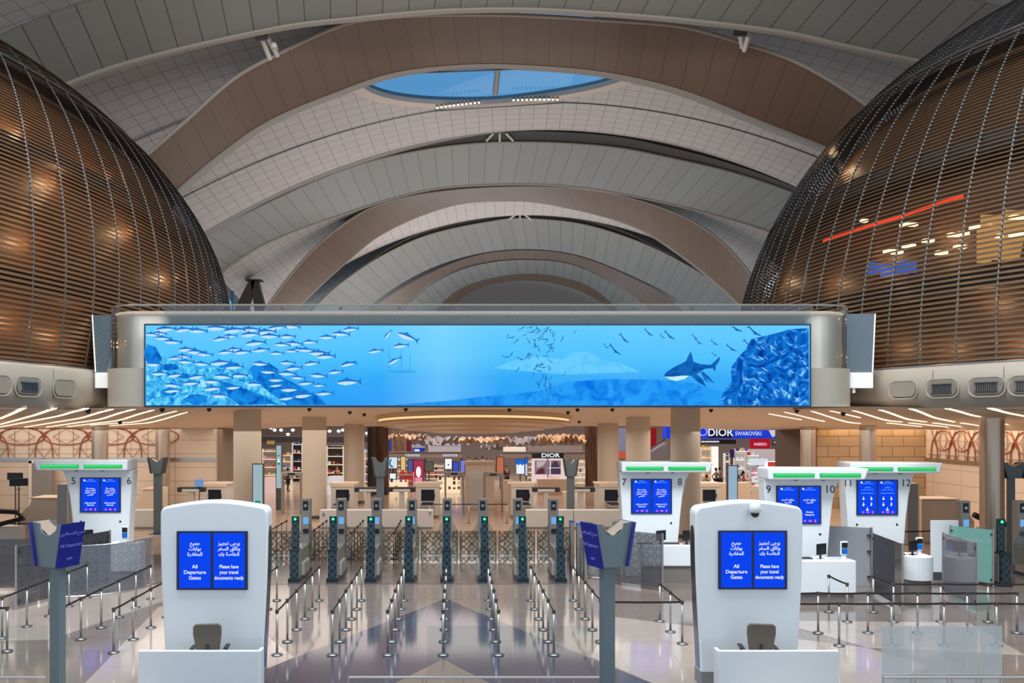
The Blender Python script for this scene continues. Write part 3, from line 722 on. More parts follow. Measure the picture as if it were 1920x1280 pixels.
for side, pxs, box_, lab in ((-1, ((173, 590), (218, 592), (212, 697), (179, 697)), (178, 211), 'left'), (1, ((1580, 588), (1641, 588), (1636, 697), (1583, 697)), (1589, 1637), 'right')):
    p = [at(x, y, 26.3) for x, y in pxs]; c0 = p[2].copy()
    t = thing('glass_wing', 'smoked glass wing closing the gap at the %s end of the bridge' % lab, 'glass screen', c0)
    obj('pane', MB().add([tuple(q-c0) for q in p]+[tuple(q-c0+Vector((0, .03, 0))) for q in p], [(0,1,2,3),(7,6,5,4),(0,4,5,1),(1,5,6,2),(2,6,7,3),(3,7,4,0)]), wing, t)
    e = (p[0], p[3]) if side < 0 else (p[1], p[2]); obj('edge_post', MB().tube([e[0]-c0, e[1]-c0], .025, 6), white2, t)
    a, c1 = at(box_[0], 727, 26.2), at(box_[1], 698, 26.2)
    t = thing('access_box', 'plain white box below the glass wing at the %s end of the bridge' % lab, 'box', (a.x, a.y, a.z))
    obj('box_body', MB().box(0, 0, 0, c1.x-a.x, .3, c1.z-a.z), white2, t)
    if side > 0: obj('small_camera', MB().cyl((.25, .1, 0), (.25, .1, -.16), .05, 12), white2, t)

# video wall
YS = 25.42; sx0, sx1, sz0, sz1 = at(273, 0, YS).x, at(1518, 0, YS).x, at(0, 760, YS).z, at(0, 610, YS).z
vw = thing('video_wall', 'very long blue video wall showing fish, reefs and a shark under water', 'video screen', ((sx0+sx1)/2, YS, sz0)); vo = Vector(vw.location)
W_, H_ = sx1-sx0, sz1-sz0
obj('bezel', MB().box(-W_/2-.06, .02, -.06, W_/2+.06, .2, H_+.06), mat('dark_bezel', (24, 46, 66), .4), vw)
m = bpy.data.materials.new('water_picture'); m.use_nodes = True; nt = m.node_tree; nt.nodes.clear()
out = nt.nodes.new('ShaderNodeOutputMaterial'); em = nt.nodes.new('ShaderNodeEmission'); tc = nt.nodes.new('ShaderNodeTexCoord'); sp = nt.nodes.new('ShaderNodeSeparateXYZ')
nt.links.new(tc.outputs['Object'], sp.inputs[0]); rz = nt.nodes.new('ShaderNodeValToRGB'); nt.links.new(math_node(nt, 'DIVIDE', sp.outputs[2], H_), rz.inputs[0])
cr = rz.color_ramp; cr.elements[0].color = sr(0, 150, 248); cr.elements[1].color = sr(96, 202, 255)
e = cr.elements.new(.35); e.color = sr(24, 166, 250); e = cr.elements.new(.6); e.color = sr(66, 190, 254)
nz = nt.nodes.new('ShaderNodeTexNoise'); nz.inputs['Scale'].default_value = .35; nt.links.new(tc.outputs['Object'], nz.inputs[0])
shaft = math_node(nt, 'MULTIPLY', math_node(nt, 'SUBTRACT', 1, math_node(nt, 'MINIMUM', math_node(nt, 'DIVIDE', math_node(nt, 'ABSOLUTE', math_node(nt, 'ADD', sp.outputs[0], 1.2)), 1.9), 1)), .35)
mx = nt.nodes.new('ShaderNodeMix'); mx.data_type = 'RGBA'; mx.inputs[7].default_value = sr(150, 226, 255)
nt.links.new(math_node(nt, 'ADD', math_node(nt, 'MULTIPLY', nz.outputs['Fac'], .22), shaft), mx.inputs[0]); nt.links.new(rz.outputs[0], mx.inputs[6])
nt.links.new(mx.outputs[2], em.inputs[0]); em.inputs[1].default_value = 1.0; nt.links.new(em.outputs[0], out.inputs[0])
disp = obj('display', MB().box(-W_/2, 0, 0, W_/2, .03, H_), m, vw)
def picmat(name, c1, c2, scale, c3=None, dist=1.0):
    m = bpy.data.materials.new(name); m.use_nodes = True; nt = m.node_tree; nt.nodes.clear()
    out = nt.nodes.new('ShaderNodeOutputMaterial'); em = nt.nodes.new('ShaderNodeEmission'); tc = nt.nodes.new('ShaderNodeTexCoord')
    nz = nt.nodes.new('ShaderNodeTexNoise'); nz.inputs['Scale'].default_value = scale; nz.inputs['Detail'].default_value = 5; nz.inputs['Distortion'].default_value = dist
    nt.links.new(tc.outputs['Object'], nz.inputs[0]); r = nt.nodes.new('ShaderNodeValToRGB'); nt.links.new(nz.outputs['Fac'], r.inputs[0])
    r.color_ramp.elements[0].position = .32; r.color_ramp.elements[1].position = .58
    r.color_ramp.elements[0].color = sr(c1); r.color_ramp.elements[1].color = sr(c2)
    if c3: e = r.color_ramp.elements.new(.74 if c1[0] < 4 else .7); e.color = sr(c3)
    nt.links.new(r.outputs[0], em.inputs[0]); nt.links.new(em.outputs[0], out.inputs[0]); return m
def pic(name, polys, m, dy, parent=disp):
    b = MB()
    for pl in polys:
        pts = [at(x, y, YS)-vo for x, y in pl]; b.add([(p.x, -dy, min(max(p.z, .005), H_-.005)) for p in pts], [tuple(range(len(pts)))])
    o = obj(name, b, m, parent); return o
def blob(x0, y0, rx, ry, n=14, j=.18): return [(x0+rx*(1+random.uniform(-j, j))*math.cos(2*PI*i/n), y0+ry*(1+random.uniform(-j, j))*math.sin(2*PI*i/n)) for i in range(n)]
reef = picmat('reef_picture', (6, 120, 216), (84, 206, 252), 5.5, (176, 238, 255), .9); reefd = picmat('deep_reef_picture', (4, 80, 184), (24, 140, 232), 3.0, None, 1)
pic('reef_image', [[(274, 645), (290, 652), (310, 668), (345, 678), (372, 688), (420, 690), (452, 684), (480, 700), (505, 720), (540, 738), (574, 748), (612, 759.5), (274, 759.5)]], reef, .004)
pic('reef_image', [blob(283, 664, 14, 15), [(275, 645), (292, 650), (304, 672), (300, 682), (275, 678)], blob(320, 688, 17, 7), blob(430, 684, 22, 6), [(468, 690), (480, 682), (505, 681), (522, 692), (528, 706), (560, 722), (600, 745), (612, 759), (540, 759), (505, 735), (475, 710)], [(410, 712), (440, 722), (490, 740), (520, 757), (450, 759), (430, 745)], blob(368, 748, 22, 10), blob(315, 735, 16, 7), blob(345, 705, 12, 5)], reefd, .006)
sea = picmat('sea_floor_picture', (10, 116, 230), (40, 160, 250), 1.6, None, 1.2)
pic('sea_floor_image', [[(740, 758.5), (830, 752), (890, 745), (960, 739), (1010, 733), (1060, 716), (1140, 710), (1240, 712), (1300, 718), (1356, 735), (1356, 759.5), (740, 759.5)]], sea, .004)
pic('haze_hill_image', [[(925, 690), (960, 676), (1010, 668), (1055, 674), (1075, 660), (1105, 659), (1125, 672), (1165, 681), (1200, 697), (1060, 702)]], picmat('far_hill_picture', (86, 194, 253), (108, 206, 255), 2.5), .003)
pic('ship_image', [[(722, 694), (782, 694), (776, 699), (730, 700)], [(729, 650), (730.5, 650), (731, 694), (729, 694)], [(752, 655), (753.5, 655), (754, 694), (752, 694)], [(768, 662), (769, 662), (770, 694), (768, 694)]], picmat('ship_picture', (48, 168, 240), (60, 176, 246), 3), .003)
rockp = picmat('rock_picture', (0, 46, 142), (18, 120, 220), 1.9, (160, 230, 252), 2.6)
pic('rock_image', [[(1347, 759.5), (1356, 735), (1372, 715), (1370, 690), (1385, 668), (1398, 655), (1408, 636), (1440, 628), (1465, 622), (1480, 617), (1516, 615), (1516.5, 759.5)]], rockp, .004)
shk = picmat('shark_picture', (6, 74, 150), (20, 104, 190), 3)
pic('shark_image', [[(1244.5, 704), (1250, 697), (1262, 689), (1278, 681), (1286, 677), (1290, 668), (1295, 658.5), (1298, 668), (1300, 678), (1312, 682), (1328, 684), (1334, 683), (1340, 677), (1350, 668), (1348, 678), (1342, 686), (1341, 697), (1336, 690), (1322, 691), (1312, 697), (1306, 702), (1316, 709), (1325, 719), (1338, 724), (1345, 729)][:20]+[(1312, 697), (1306, 701), (1318, 712), (1324, 725), (1310, 716), (1295, 704), (1282, 706), (1266, 708), (1250, 707)]], shk, .008)
pic('shark_fin_image', [[(1295, 703), (1304, 705), (1318, 717), (1326, 726), (1308, 716)], [(1313, 698), (1319, 697), (1330, 707), (1340, 719), (1326, 711)]], shk, .009)
pic('shark_belly_image', [[(1246, 706), (1262, 706), (1280, 704), (1292, 704), (1284, 710), (1268, 714), (1256, 711)]], mat('pale_cyan_picture', (196, 236, 250), emit=1), .010)
def fish(x, y, L, a=0.0, fl=1):
    ca, sa = math.cos(a), math.sin(a)
    T = lambda u, v: (x+fl*(u*ca-v*sa)*L, y+(u*sa+v*ca)*L)
    body = [T(-.5, .0), T(-.38, -.07), (T(-.15, -.12)), T(.12, -.09), T(.36, -.02), T(.36, .02), T(.12, .09), T(-.15, .12), T(-.38, .07)]
    back = [T(-.5, 0), T(-.38, -.08), T(-.18, -.13), T(-.08, -.2), T(-.02, -.13), T(.12, -.1), T(.36, -.03), T(.5, -.15), T(.44, 0), T(.5, .15), T(.36, .03), T(.1, -.02), T(-.2, -.03)]
    return body, back
F1 = [(312,617,44),(345,618,40),(372,620,40),(300,625,30),(286,627,30),(306,634,34),(325,641,38),(408,615,46),(440,619,46),(470,618,44),(500,622,42),(520,614,40),(415,635,34),(432,630,30),(470,627,40),(508,630,40),(548,612,36),(350,655,36),(370,660,40),(345,668,34),(385,664,34),(440,655,32),(480,643,44),(455,660,36),(424,660,34),(490,656,36),(540,631,34),(552,644,38),(530,646,34),(582,641,32),(615,632,34),(640,626,38),(560,655,32),(520,662,30),(548,658,26),(575,656,34),(600,662,44),(612,668,40),(658,617,34),(350,678,34),(330,671,30),(290,683,36),(380,682,34),(415,680,44),(440,688,38),(490,682,36),(540,680,32),(552,690,36),(585,681,34),(655,682,34),(505,697,34),(540,700,38),(630,697,32),(560,708,30),(598,704,36),(520,712,34),(575,718,34),(300,700,36),(330,703,34),(370,706,36),(420,706,40),(450,704,36),(600,722,26),(325,722,36),(360,718,36),(400,715,36),(480,720,34),(520,722,30),(400,728,40),(440,726,34),(325,732,36),(545,730,40),(570,741,44),(610,737,36),(540,746,34),(415,742,36)]
lb, bk = [], []
for x, y, L in F1:
    a_, b_ = fish(x, y, L*.95, random.uniform(-.16, .06)); lb.append(a_); bk.append(b_)
for x, y, L, a in ((705, 658, 30, -.15), (727, 627, 22, -.9), (765, 632, 44, .35), (752, 648, 32, -.12), (740, 676, 30, -.5), (655, 716, 48, -.05), (653, 682, 30, -.3)):
    a_, b_ = fish(x, y, L, a); lb.append(a_); bk.append(b_)
pic('silver_fish_image', lb, mat('silver_picture', (192, 226, 248), emit=1), .008)['kind'] = 'stuff'
pic('fish_back_image', bk, mat('fish_back_picture', (20, 116, 206), emit=1), .010)['kind'] = 'stuff'
sw = []
for x, y, L, a in ((1171, 634, 26, .75), (1154, 655, 30, .7), (1137, 649, 14, .7), (1217, 623, 22, .65), (1256, 628, 26, .65), (1242, 630, 14, .7), (1310, 640, 18, .6), (1303, 631, 16, .6), (1340, 642, 18, .6), (1380, 614, 30, .5), (1415, 620, 34, .6), (1404, 644, 26, .6), (1432, 642, 22, .6), (1372, 652, 24, .5), (1322, 707, 26, .9), (1340, 664, 14, .5)):
    sw.append(fish(x, y, L, a, -1)[1] if False else fish(x, y, L, a+PI)[1])
for i in range(60):
    x = random.gauss(1010, 26); y = random.choice((random.uniform(612, 668), random.uniform(612, 650), random.uniform(650, 700))); sw.append(fish(x, y, random.uniform(8, 16), random.uniform(-1.4, 1.4)+PI)[1])
for i in range(34):
    sw.append(fish(random.gauss(1026, 14), random.uniform(700, 752), random.uniform(7, 14), random.uniform(1, 2))[1])
pic('sword_fish_image', sw, mat('dark_fish_picture', (16, 96, 172), emit=1), .010)['kind'] = 'stuff'
sl = []
for i in range(34):
    x, y, L = random.uniform(1405, 1508), random.uniform(640, 752), random.uniform(6, 15)
    sl.append([(x, y), (x+L*.5, y+L*.3), (x+L, y+L*.68), (x+L*.45, y+L*.42)])
pic('glint_fish_image', sl, mat('glint_picture', (176, 232, 252), emit=1), .010)['kind'] = 'stuff'
lamp('AREA', 'video_wall_light', (.7, YS-.3, 7.1), 120, (.35, .7, 1), 22, 2.6, (-PI/2, 0, 0))
# ------------------------------------------------------------------ screens with writing
blue = mat('blue_display', (0, 66, 238), emit=1.0); ink = mat('white_lettering', (232, 240, 255), emit=1.0); ink2 = mat('pale_blue_lettering', (96, 160, 255), emit=1.0)
pink = mat('pink_pictogram', (226, 96, 232), emit=1.0); numb = mat('dark_numerals', (44, 46, 50), .5)
def disp_pair(t, xc, z0, z1, y, wd, lines_l, lines_r, big=True):
    """two portrait displays side by side in a dark bezel; y is the face plane"""
    hh = z1-z0; gap = wd*.04
    obj('screen_frame', MB().box(xc-wd/2, y-.03, z0, xc+wd/2, y, z1), mat('screen_bezel', (20, 34, 70), .4), t, bevel=.006)
    dw = (wd-3*gap)/2
    for k, lines in enumerate((lines_l, lines_r)):
        x0 = xc-wd/2+gap+k*(dw+gap)
        d = obj('display', MB().box(x0, y-.034, z0+gap*.7, x0+dw, y-.029, z1-gap*.7), blue, t)
        for s_, sz, fz, mm, sx in lines:
            text('lettering', s_, sz*dw, mm, d, (x0+dw/2, y-.036, z0+hh*fz), sx=sx, bold=.0015)
    return dw
# ------------------------------------------------------------------ two large white booths in front
def big_booth(X, Y, side, label):
    t = thing('information_booth', label, 'booth', (X, Y, 0)); h = 3.62; d = .42
    o = []
    wt, wb, r = 1.05, .93, .16
    right = []
    for z in np.linspace(.0, h-r-.1, 14): 
        k = z/h; right.append((wb+(wt-wb)*math.sin(min(1, k*1.15)*PI/2)**1.3, z))
    xr = right[-1][0]
    for a in np.linspace(0, PI/2, 7)[1:]: right.append((xr-r+r*math.cos(a), h-.1-r+r*math.sin(a)))
    top = [(xr-r-(xr-r)*2*i/12, h-.1+.1*math.sin(PI*i/12)) for i in range(1, 12)]
    out = right+top+[(-x, z) for x, z in right[::-1]]
    obj('body', MB().prism(out, 0, d), white, t, bevel=.045, seg=3)
    obj('plinth', MB().box(-wb-.01, -.012, 0, wb+.01, d+.012, .3), mat('booth_plinth', (120, 124, 128), .5), t, bevel=.01)
    for s in (-1, 1):
        # slot panel in the side, following its curve
        z0, z1 = .32, 3.12; b = MB()
        xx = lambda z: s*(wb+(wt-wb)*math.sin(min(1, z/h*1.15)*PI/2)**1.3+.008)
        rows = [[(xx(z), .07+ (0 if z < z1-.1 else .06), z), (xx(z), .34-(0 if z < z1-.1 else .06), z)] for z in [z0+(z1-z0)*q/16 for q in range(17)]]
        b.grid(rows)
        m = M.get('slot_panel')
        if not m:
            m = bpy.data.materials.new('slot_panel'); m.use_nodes = True; nt = m.node_tree; bb = nt.nodes['Principled BSDF']; tc = nt.nodes.new('ShaderNodeTexCoord'); sp = nt.nodes.new('ShaderNodeSeparateXYZ')
            nt.links.new(tc.outputs['Object'], sp.inputs[0]); rp = nt.nodes.new('ShaderNodeValToRGB'); nt.links.new(math_node(nt, 'DIVIDE', sp.outputs[2], 3), rp.inputs[0])
            rp.color_ramp.elements[0].position = .12; rp.color_ramp.elements[0].color = sr(20, 104, 160); rp.color_ramp.elements[1].position = .5; rp.color_ramp.elements[1].color = sr(34, 38, 46)
            nt.links.new(rp.outputs[0], bb.inputs['Base Color']); bb.inputs['Roughness'].default_value = .15; M['slot_panel'] = m
        sp_ = obj('slot_panel', b, m, t)
        if s == side: sp_['label'] = 'dark slot panel turning blue at its foot'
    return t
Lt = [('جميع\nبوابات\nالمغادرة', .155, .70, ink, 1.0), ('All\nDeparture\nGates', .16, .30, ink, 1.05)]
Rt = [('يرجى تجهيز\nوثائق السفر\nالخاصة بك', .155, .70, ink, 1.0), ('Please have\nyour travel\ndocuments ready', .16, .30, ink, .84)]
YB = 15.6
bl = big_booth((401-VX)/F*YB, YB, 1, 'tall white booth on the left with a twin blue screen about departure gates')
k = YB/F; disp_pair(bl, (398.5-401)*k, H+(VY-1105)*k, H+(VY-995)*k, -.004, 133*k, Lt, Rt)
brr = big_booth((1405-VX)/F*YB, YB, -1, 'tall white booth on the right with a dome camera above its twin blue screen')
disp_pair(brr, (1410.5-1405)*k, H+(VY-1104)*k, H+(VY-994)*k, -.004, 129*k, Lt, Rt)
dc = MB(); dc.lathe([(.03, .16), (.085, .11), (.11, .02), (.112, -.06), (.09, -.075)], 18)
cam_ = obj('dome_camera', dc, white2, brr, loc=(6*k, -.13, H+(VY-952)*k), smooth=True)
obj('smoked_lens', MB().lathe([(.082, -.07), (.075, -.12), (.05, -.155), (.02, -.17)], 18), mat('smoked_dome', (25, 25, 28), .1), cam_, smooth=True)
obj('camera_bracket', MB().box(-.05, 0, .02, .05, .13, .12), white2, cam_)
# desks in front of the booths
def booth_desk(x0, x1, Y, label, notch):
    t = thing('reception_desk', label, 'desk', ((x0+x1)/2, Y, 0)); w_ = (x1-x0)/2; h = 1.06
    obj('front_panel', MB().box(-w_, 0, 0.0, w_, .07, h), white, t, bevel=.018)
    for s in (-1, 1):
        obj('side_panel', MB().box(s*w_-(.07 if s > 0 else 0), .07, 0, s*w_+(.07 if s < 0 else 0), .34 if s == notch else .12, h-.03), white, t, bevel=.015)
    obj('worktop', MB().box(-w_+.07, .07, .72, w_-.07, .52, .76), white2, t)
    return t
YD = 14.35
booth_desk((258-VX)/F*YD, (487-VX)/F*YD, YD, 'plain white reception desk in front of the left tall booth', 1)
booth_desk((1349-VX)/F*YD, (1574-VX)/F*YD, YD, 'plain white reception desk in front of the right tall booth', -1)
def office_chair(X, Y, rz, label):
    t = thing('office_chair', label, 'chair', (X, Y, 0), rz); fab = mat('taupe_upholstery', (96, 86, 76), .8)
    pts = [(-.21, .0), (.21, 0), (.26, .36), (.255, .5), (.2, .545), (-.2, .545), (-.255, .5), (-.26, .36)]
    b = MB(); b.prism(pts, -.03, .03); obj('backrest', b, fab, t, bevel=.02, loc=(0, -.22, .86), rot=(.14, 0, 0))
    obj('seat', MB().prism([(-.24, -.22), (.24, -.22), (.26, .1), (.2, .24), (-.2, .24), (-.26, .1)], .66, .74, 'z'), fab, t, bevel=.025)
    for s in (-1, 1):
        obj('armrest', MB().box(s*.31-.045, -.16, .87, s*.31+.045, .16, .90), black, t, bevel=.012)
        obj('armrest_bracket', MB().tube([(s*.31, 0, .87), (s*.31, 0, .72), (s*.2, 0, .66)], .018, 6), black, t)
    obj('back_bar', MB().tube([(0, -.12, .66), (0, -.26, .7), (0, -.27, 1.0)], .03, 6), black, t)
    obj('column', MB().cyl((0, 0, .1), (0, 0, .66), .03), dsteel, t)
    for i in range(5):
        a = 2*PI*i/5+.3; e_ = (.3*math.cos(a), .3*math.sin(a))
        l_ = obj('base_spoke', MB().tube([(0, 0, .12), (e_[0], e_[1], .08)], .022, 6), black, t)
        obj('caster', MB().cyl((e_[0]-.02, e_[1], .03), (e_[0]+.02, e_[1], .03), .03, 10), black, l_)
    return t
office_chair((394-VX)/F*15.22, 15.22, .12, 'taupe office chair behind the left reception desk')
office_chair((1421-VX)/F*15.22, 15.22, -.14, 'taupe office chair behind the right reception desk')

# ------------------------------------------------------------------ numbered passport booths
green = mat('green_lane_light', (30, 196, 96), emit=1.0); greenh = mat('bright_green_core', (110, 236, 150), emit=1.0)
HD = ('الجوازات', .105, .935, ink2, 1.0)
def hdr(): return [('الجوازات\nPassport Control', .085, .92, ink2, 1.0)]
UAE = hdr()+[('مواطنو دولة\nالإمارات ودول\nمجلس التعاون\nالخليجي', .105, .60, ink, 1.0), ('UAE and GCC\nNationals', .105, .24, ink, 1.0)]
FOR = hdr()+[('جوازات السفر\nالأجنبية', .12, .60, ink, 1.0), ('Foreign\nPassports', .12, .28, ink, 1.0)]
FAM = hdr()+[('العائلات\nوأصحاب الهمم', .105, .75, ink2, 1.0), ('Family & Assistance', .09, .62, ink2, 1.0)]
def circle(cx, cz, r, n=12): return [(cx+r*math.cos(2*PI*i/n), cz+r*math.sin(2*PI*i/n)) for i in range(n)]
def passport_booth(pxc, Y, mir, nums, lines, label, icons=False, dz=0.0):
    X = (pxc-VX)/F*Y; t = thing('passport_booth', label, 'booth', (X, Y, 0)); s = mir
    # body outline, leaning taper; wide at the head
    L_ = [(-.92, 0), (-.96, 1.0), (-1.02, 2.0), (-1.07, 2.8), (-1.09, 3.3), (-1.12, 3.56+dz)]
    R_ = [(.78, 0), (.84, 1.0), (.92, 2.0), (1.0, 2.7), (1.1, 3.2), (1.25, 3.56+dz)]
    out = [(s*x, z) for x, z in R_]+[(s*x, z) for x, z in L_[::-1]]
    if s < 0: out = out[::-1]
    obj('body', MB().prism(out[::-1], 0, .5), white, t, bevel=.03, seg=2)
    # header with two lane lights
    zt = 3.56+dz; x0, x1 = (-1.12, 1.9) if s > 0 else (-2.02, 1.1)
    pr = [(x0+.0, zt+.0), (x1-.12, zt), (x1, zt+.34), (x0-.02*s, zt+.36)] if s > 0 else [(x0+.12, zt), (x1, zt), (x1+.02, zt+.36), (x0, zt+.34)]
    obj('header', MB().prism(pr[::-1], -.42, .5), white, t, bevel=.05, seg=3)
    hw = (x1-x0)/2
    for q in (-1, 1):
        cx = (x0+x1)/2+q*(hw*.46)-.06*s; lw = hw*.41
        f = obj('lane_light', MB().box(cx-lw, -.44, zt+.08, cx+lw, -.415, zt+.20), green, t, bevel=.01)
        obj('light_core', MB().box(cx-lw*.92, -.445, zt+.15, cx+lw*.92, -.438, zt+.175), greenh, f)
        obj('header_spot', MB().cyl((cx*.6, -.2, zt-.03), (cx*.6, -.2, zt+.01), .06, 10), black, t)
    wd, hh = 1.37, 1.17; zc = 2.72+dz*.6; xc = -.05*s
    dw = disp_pair(t, xc, zc-hh/2, zc+hh/2, -.004, wd, lines, lines)
    for k2 in (0, 1):
        x00 = xc-wd/2+wd*.04+k2*(dw+wd*.04); b = MB()
        for j, nm in enumerate(('face', 'bag', 'phone')):
            cx = x00+dw*(.26+.26*j); cz = zc-hh/2+hh*.085
            if j == 0: b.prism(circle(cx, cz, dw*.055)[::-1], -.044, -.0385)
            elif j == 1: b.prism([(cx-dw*.08, cz-dw*.04), (cx-dw*.08, cz+dw*.03), (cx, cz+dw*.06), (cx+dw*.08, cz+dw*.03), (cx+dw*.08, cz-dw*.04)], -.044, -.0385)
            else: b.prism([(cx-dw*.04, cz-dw*.07), (cx-dw*.04, cz+dw*.07), (cx+dw*.04, cz+dw*.07), (cx+dw*.04, cz-dw*.07)], -.044, -.0385)
        obj('pictogram_row', b, pink, t)
        obj('round_emblem', MB().prism(circle(x00+dw*.17, zc+hh*.42, dw*.055)[::-1], -.044, -.0385), ink, t)
        if icons:
            for (ix, iz, kind) in ((.28, .47, 'chair'), (.7, .47, 'cane'), (.28, .31, 'woman'), (.7, .31, 'child'), (.49, .17, 'pram')):
                cx, cz = x00+dw*ix, zc-hh/2+hh*iz; u = dw*.065; b = MB()
                b.prism(circle(cx, cz+u*1.25, u*.42)[::-1], -.044, -.0385)
                shp = {'chair': [(-1, -1), (-.3, .7), (.3, .7), (1.1, -.6), (.2, -1.2)], 'cane': [(-.5, -1.4), (-.5, .7), (.5, .7), (1.1, -.4), (.6, -1.4)], 'woman': [(-.5, -1.5), (-1, -.4), (0, .8), (1, -.4), (.3, -1.6)], 'child': [(-.7, -1.4), (-.2, .7), (.9, .9), (.4, -1.4)], 'pram': [(-1.3, -1.1), (-.9, -.2), (0, .8), (.9, -.2), (1.3, -1.1)]}[kind]
                b.prism([(cx+p*u, cz+q_*u) for p, q_ in shp[::-1]], -.044, -.0385); obj('pictogram', b, ink, t)
    text('numeral', nums[0], .33, numb, t, (xc-wd/2-.27+(0.04 if len(nums[0]) < 2 else .0), -.006, zc+hh/2-.12), ext=.003)
    text('numeral', nums[1], .33, numb, t, (xc+wd/2+.27, -.006, zc+hh/2-.12), ext=.003)
    for q in (-1, 1): obj('bolt_cap', MB().cyl((xc+q*.66, -.012, zc-hh/2-.31), (xc+q*.66, 0, zc-hh/2-.31), .035, 10), black, t)
    return t
passport_booth(186, 26.9, -1, ('5', '6'), UAE, 'white passport booth numbered 5 and 6 on the left side')
passport_booth(1224, 26.8, 1, ('7', '8'), UAE, 'white passport booth numbered 7 and 8 right of the gates', dz=-.06)
passport_booth(1500, 24.4, 1, ('9', '10'), FOR, 'white passport booth numbered 9 and 10, partly behind the right tall booth', dz=-.13)
passport_booth(1647, 26.4, 1, ('11', '12'), FAM, 'white passport booth numbered 11 and 12 with family pictograms', True, dz=-.06)

# ------------------------------------------------------------------ belt stanchions
sx_tube = mat('satin_chrome', (176, 172, 168), .36, .85); head_m = mat('belt_head', (86, 80, 74), .4, .5); belt_m = mat('black_belt', (36, 30, 30), .7)
me_pole = MB().cyl((0, 0, .02), (0, 0, .93), .027, 14).mesh('pole', sx_tube, True)
me_base = MB().lathe([(.125, .001), (.125, .012), (.05, .03), (.034, .045)], 22).mesh('base', mat('base_steel', (120, 120, 122), .35, .7), True)
me_head = MB().lathe([(.04, .93), (.042, .935), (.042, 1.0), (.03, 1.005)], 14).mesh('head', head_m)
BELTS = []
def post(x, y, label, nxt=None, group=None):
    t = thing('belt_stanchion', label, 'stanchion', (x, y, .012 if y > 31.2 or True else 0), 0, group)
    for nm, me in (('pole', me_pole), ('base', me_base), ('head', me_head)):
        o = bpy.data.objects.new(nm, me); C.objects.link(o); o.parent = t
    if nxt:
        for q in nxt:
            d = Vector((q[0]-x, q[1]-y, 0)); n = Vector((-d.y, d.x, 0)).normalized()*.004; u = d.normalized()*.04; b = MB(); vs = []; K = 5
            for i in range(K+1):
                p = u+(d-2*u)*(i/K); sag = -.012*math.sin(PI*i/K)
                for sg in (-1, 1):
                    for z in (.945, .993): vs.append(tuple(p+n*sg+Vector((0, 0, z+sag))))
            fs = []
            for i in range(K):
                a = 4*i; fs += [(a, a+4, a+5, a+1), (a+2, a+3, a+7, a+6), (a+1, a+5, a+7, a+3), (a, a+2, a+6, a+4)]
            obj('belt', b.add(vs, fs), belt_m, t)
    return t
ORD = ['nearest', 'second nearest', 'third nearest', 'fourth nearest', 'fifth nearest', 'farthest']
LANE = ['just right of the left tall booth', 'first clear lane line right of the left booth', 'second clear lane line', 'third clear lane line', 'middle lane line', 'fifth clear lane line', 'sixth clear lane line', 'lane line ending at the right blue sign']
def row(pts, lab, ords=None):
    n = len(pts)
    for i, p in enumerate(pts):
        nx = [pts[i+1]] if i+1 < n else None
        o_ = (ORD[:n-1]+['farthest'])[i] if n > 2 else ['nearest', 'farthest'][i]
        post(p[0], p[1], 'steel belt post, %s in the %s' % (o_, lab), nx)
for r in range(8):
    x = -5.185+1.225*r
    ys = [17.7+1.09*i for i in range(6)]
    pts = [(x, y) for y in ys]
    if r == 0: pts = pts[2:]
    row(pts, LANE[r])
def row2(pts, lab): row(pts, lab)
row2([(-8.9, 17.9+1.085*i) for i in range(6)], 'left line running to booth five')
row2([(-7.65, 17.88+1.09*i) for i in range(4)], 'short line left of the left tall booth')
row2([(-10.82, 19.07+1.1*i) for i in range(5)], 'line nearest the left edge')
row2([(-12.6, 19.07), (-13.8, 19.07)], 'pair cut by the left edge')
row2([(-10.1, 18.0), (-11.3, 18.0), (-12.5, 18.0)], 'cross line behind the left blue sign')
row2([(5.26, 18.6), (5.27, 19.66), (5.28, 20.72)], 'short line left of the right tall booth')
post(3.42, 18.62, 'steel belt post hidden by the right blue sign, tied to the short line', [(5.26, 18.6)])
row2([(7.62+1.21*i, 18.44) for i in range(6)], 'front cross line on the right')
row2([(7.64+1.215*i, 19.56) for i in range(6)], 'middle cross line on the right')
row2([(11.3+1.22*i, 20.66) for i in range(4)], 'back cross line on the right')
post(11.32, 21.7, 'steel belt post behind the corner of the back cross line', [(11.3, 20.66)])
row2([(10.1, 20.66), (10.14, 21.76)], 'pair in front of the desk of booth ten')
# posts beyond the gates
for r, (xx, nme) in enumerate(((-7.2, 'outer left'), (-5.5, 'left'), (-3.95, 'inner left'), (-2.35, 'middle'))):
    row([(xx, 30.2+.95*i) for i in range(5)], '%s line between gates and scanners' % nme)
row([(x, 40.9) for x in (-1.35, .65, 2.6)], 'line across the aisle between the white counters')
row([(16.5, 30.6), (18.4, 30.8), (20.3, 31)], 'line behind the green glass on the right')
row([(-19.5, 33.2), (-17.6, 33.0)], 'line beside the inspection desks on the left')

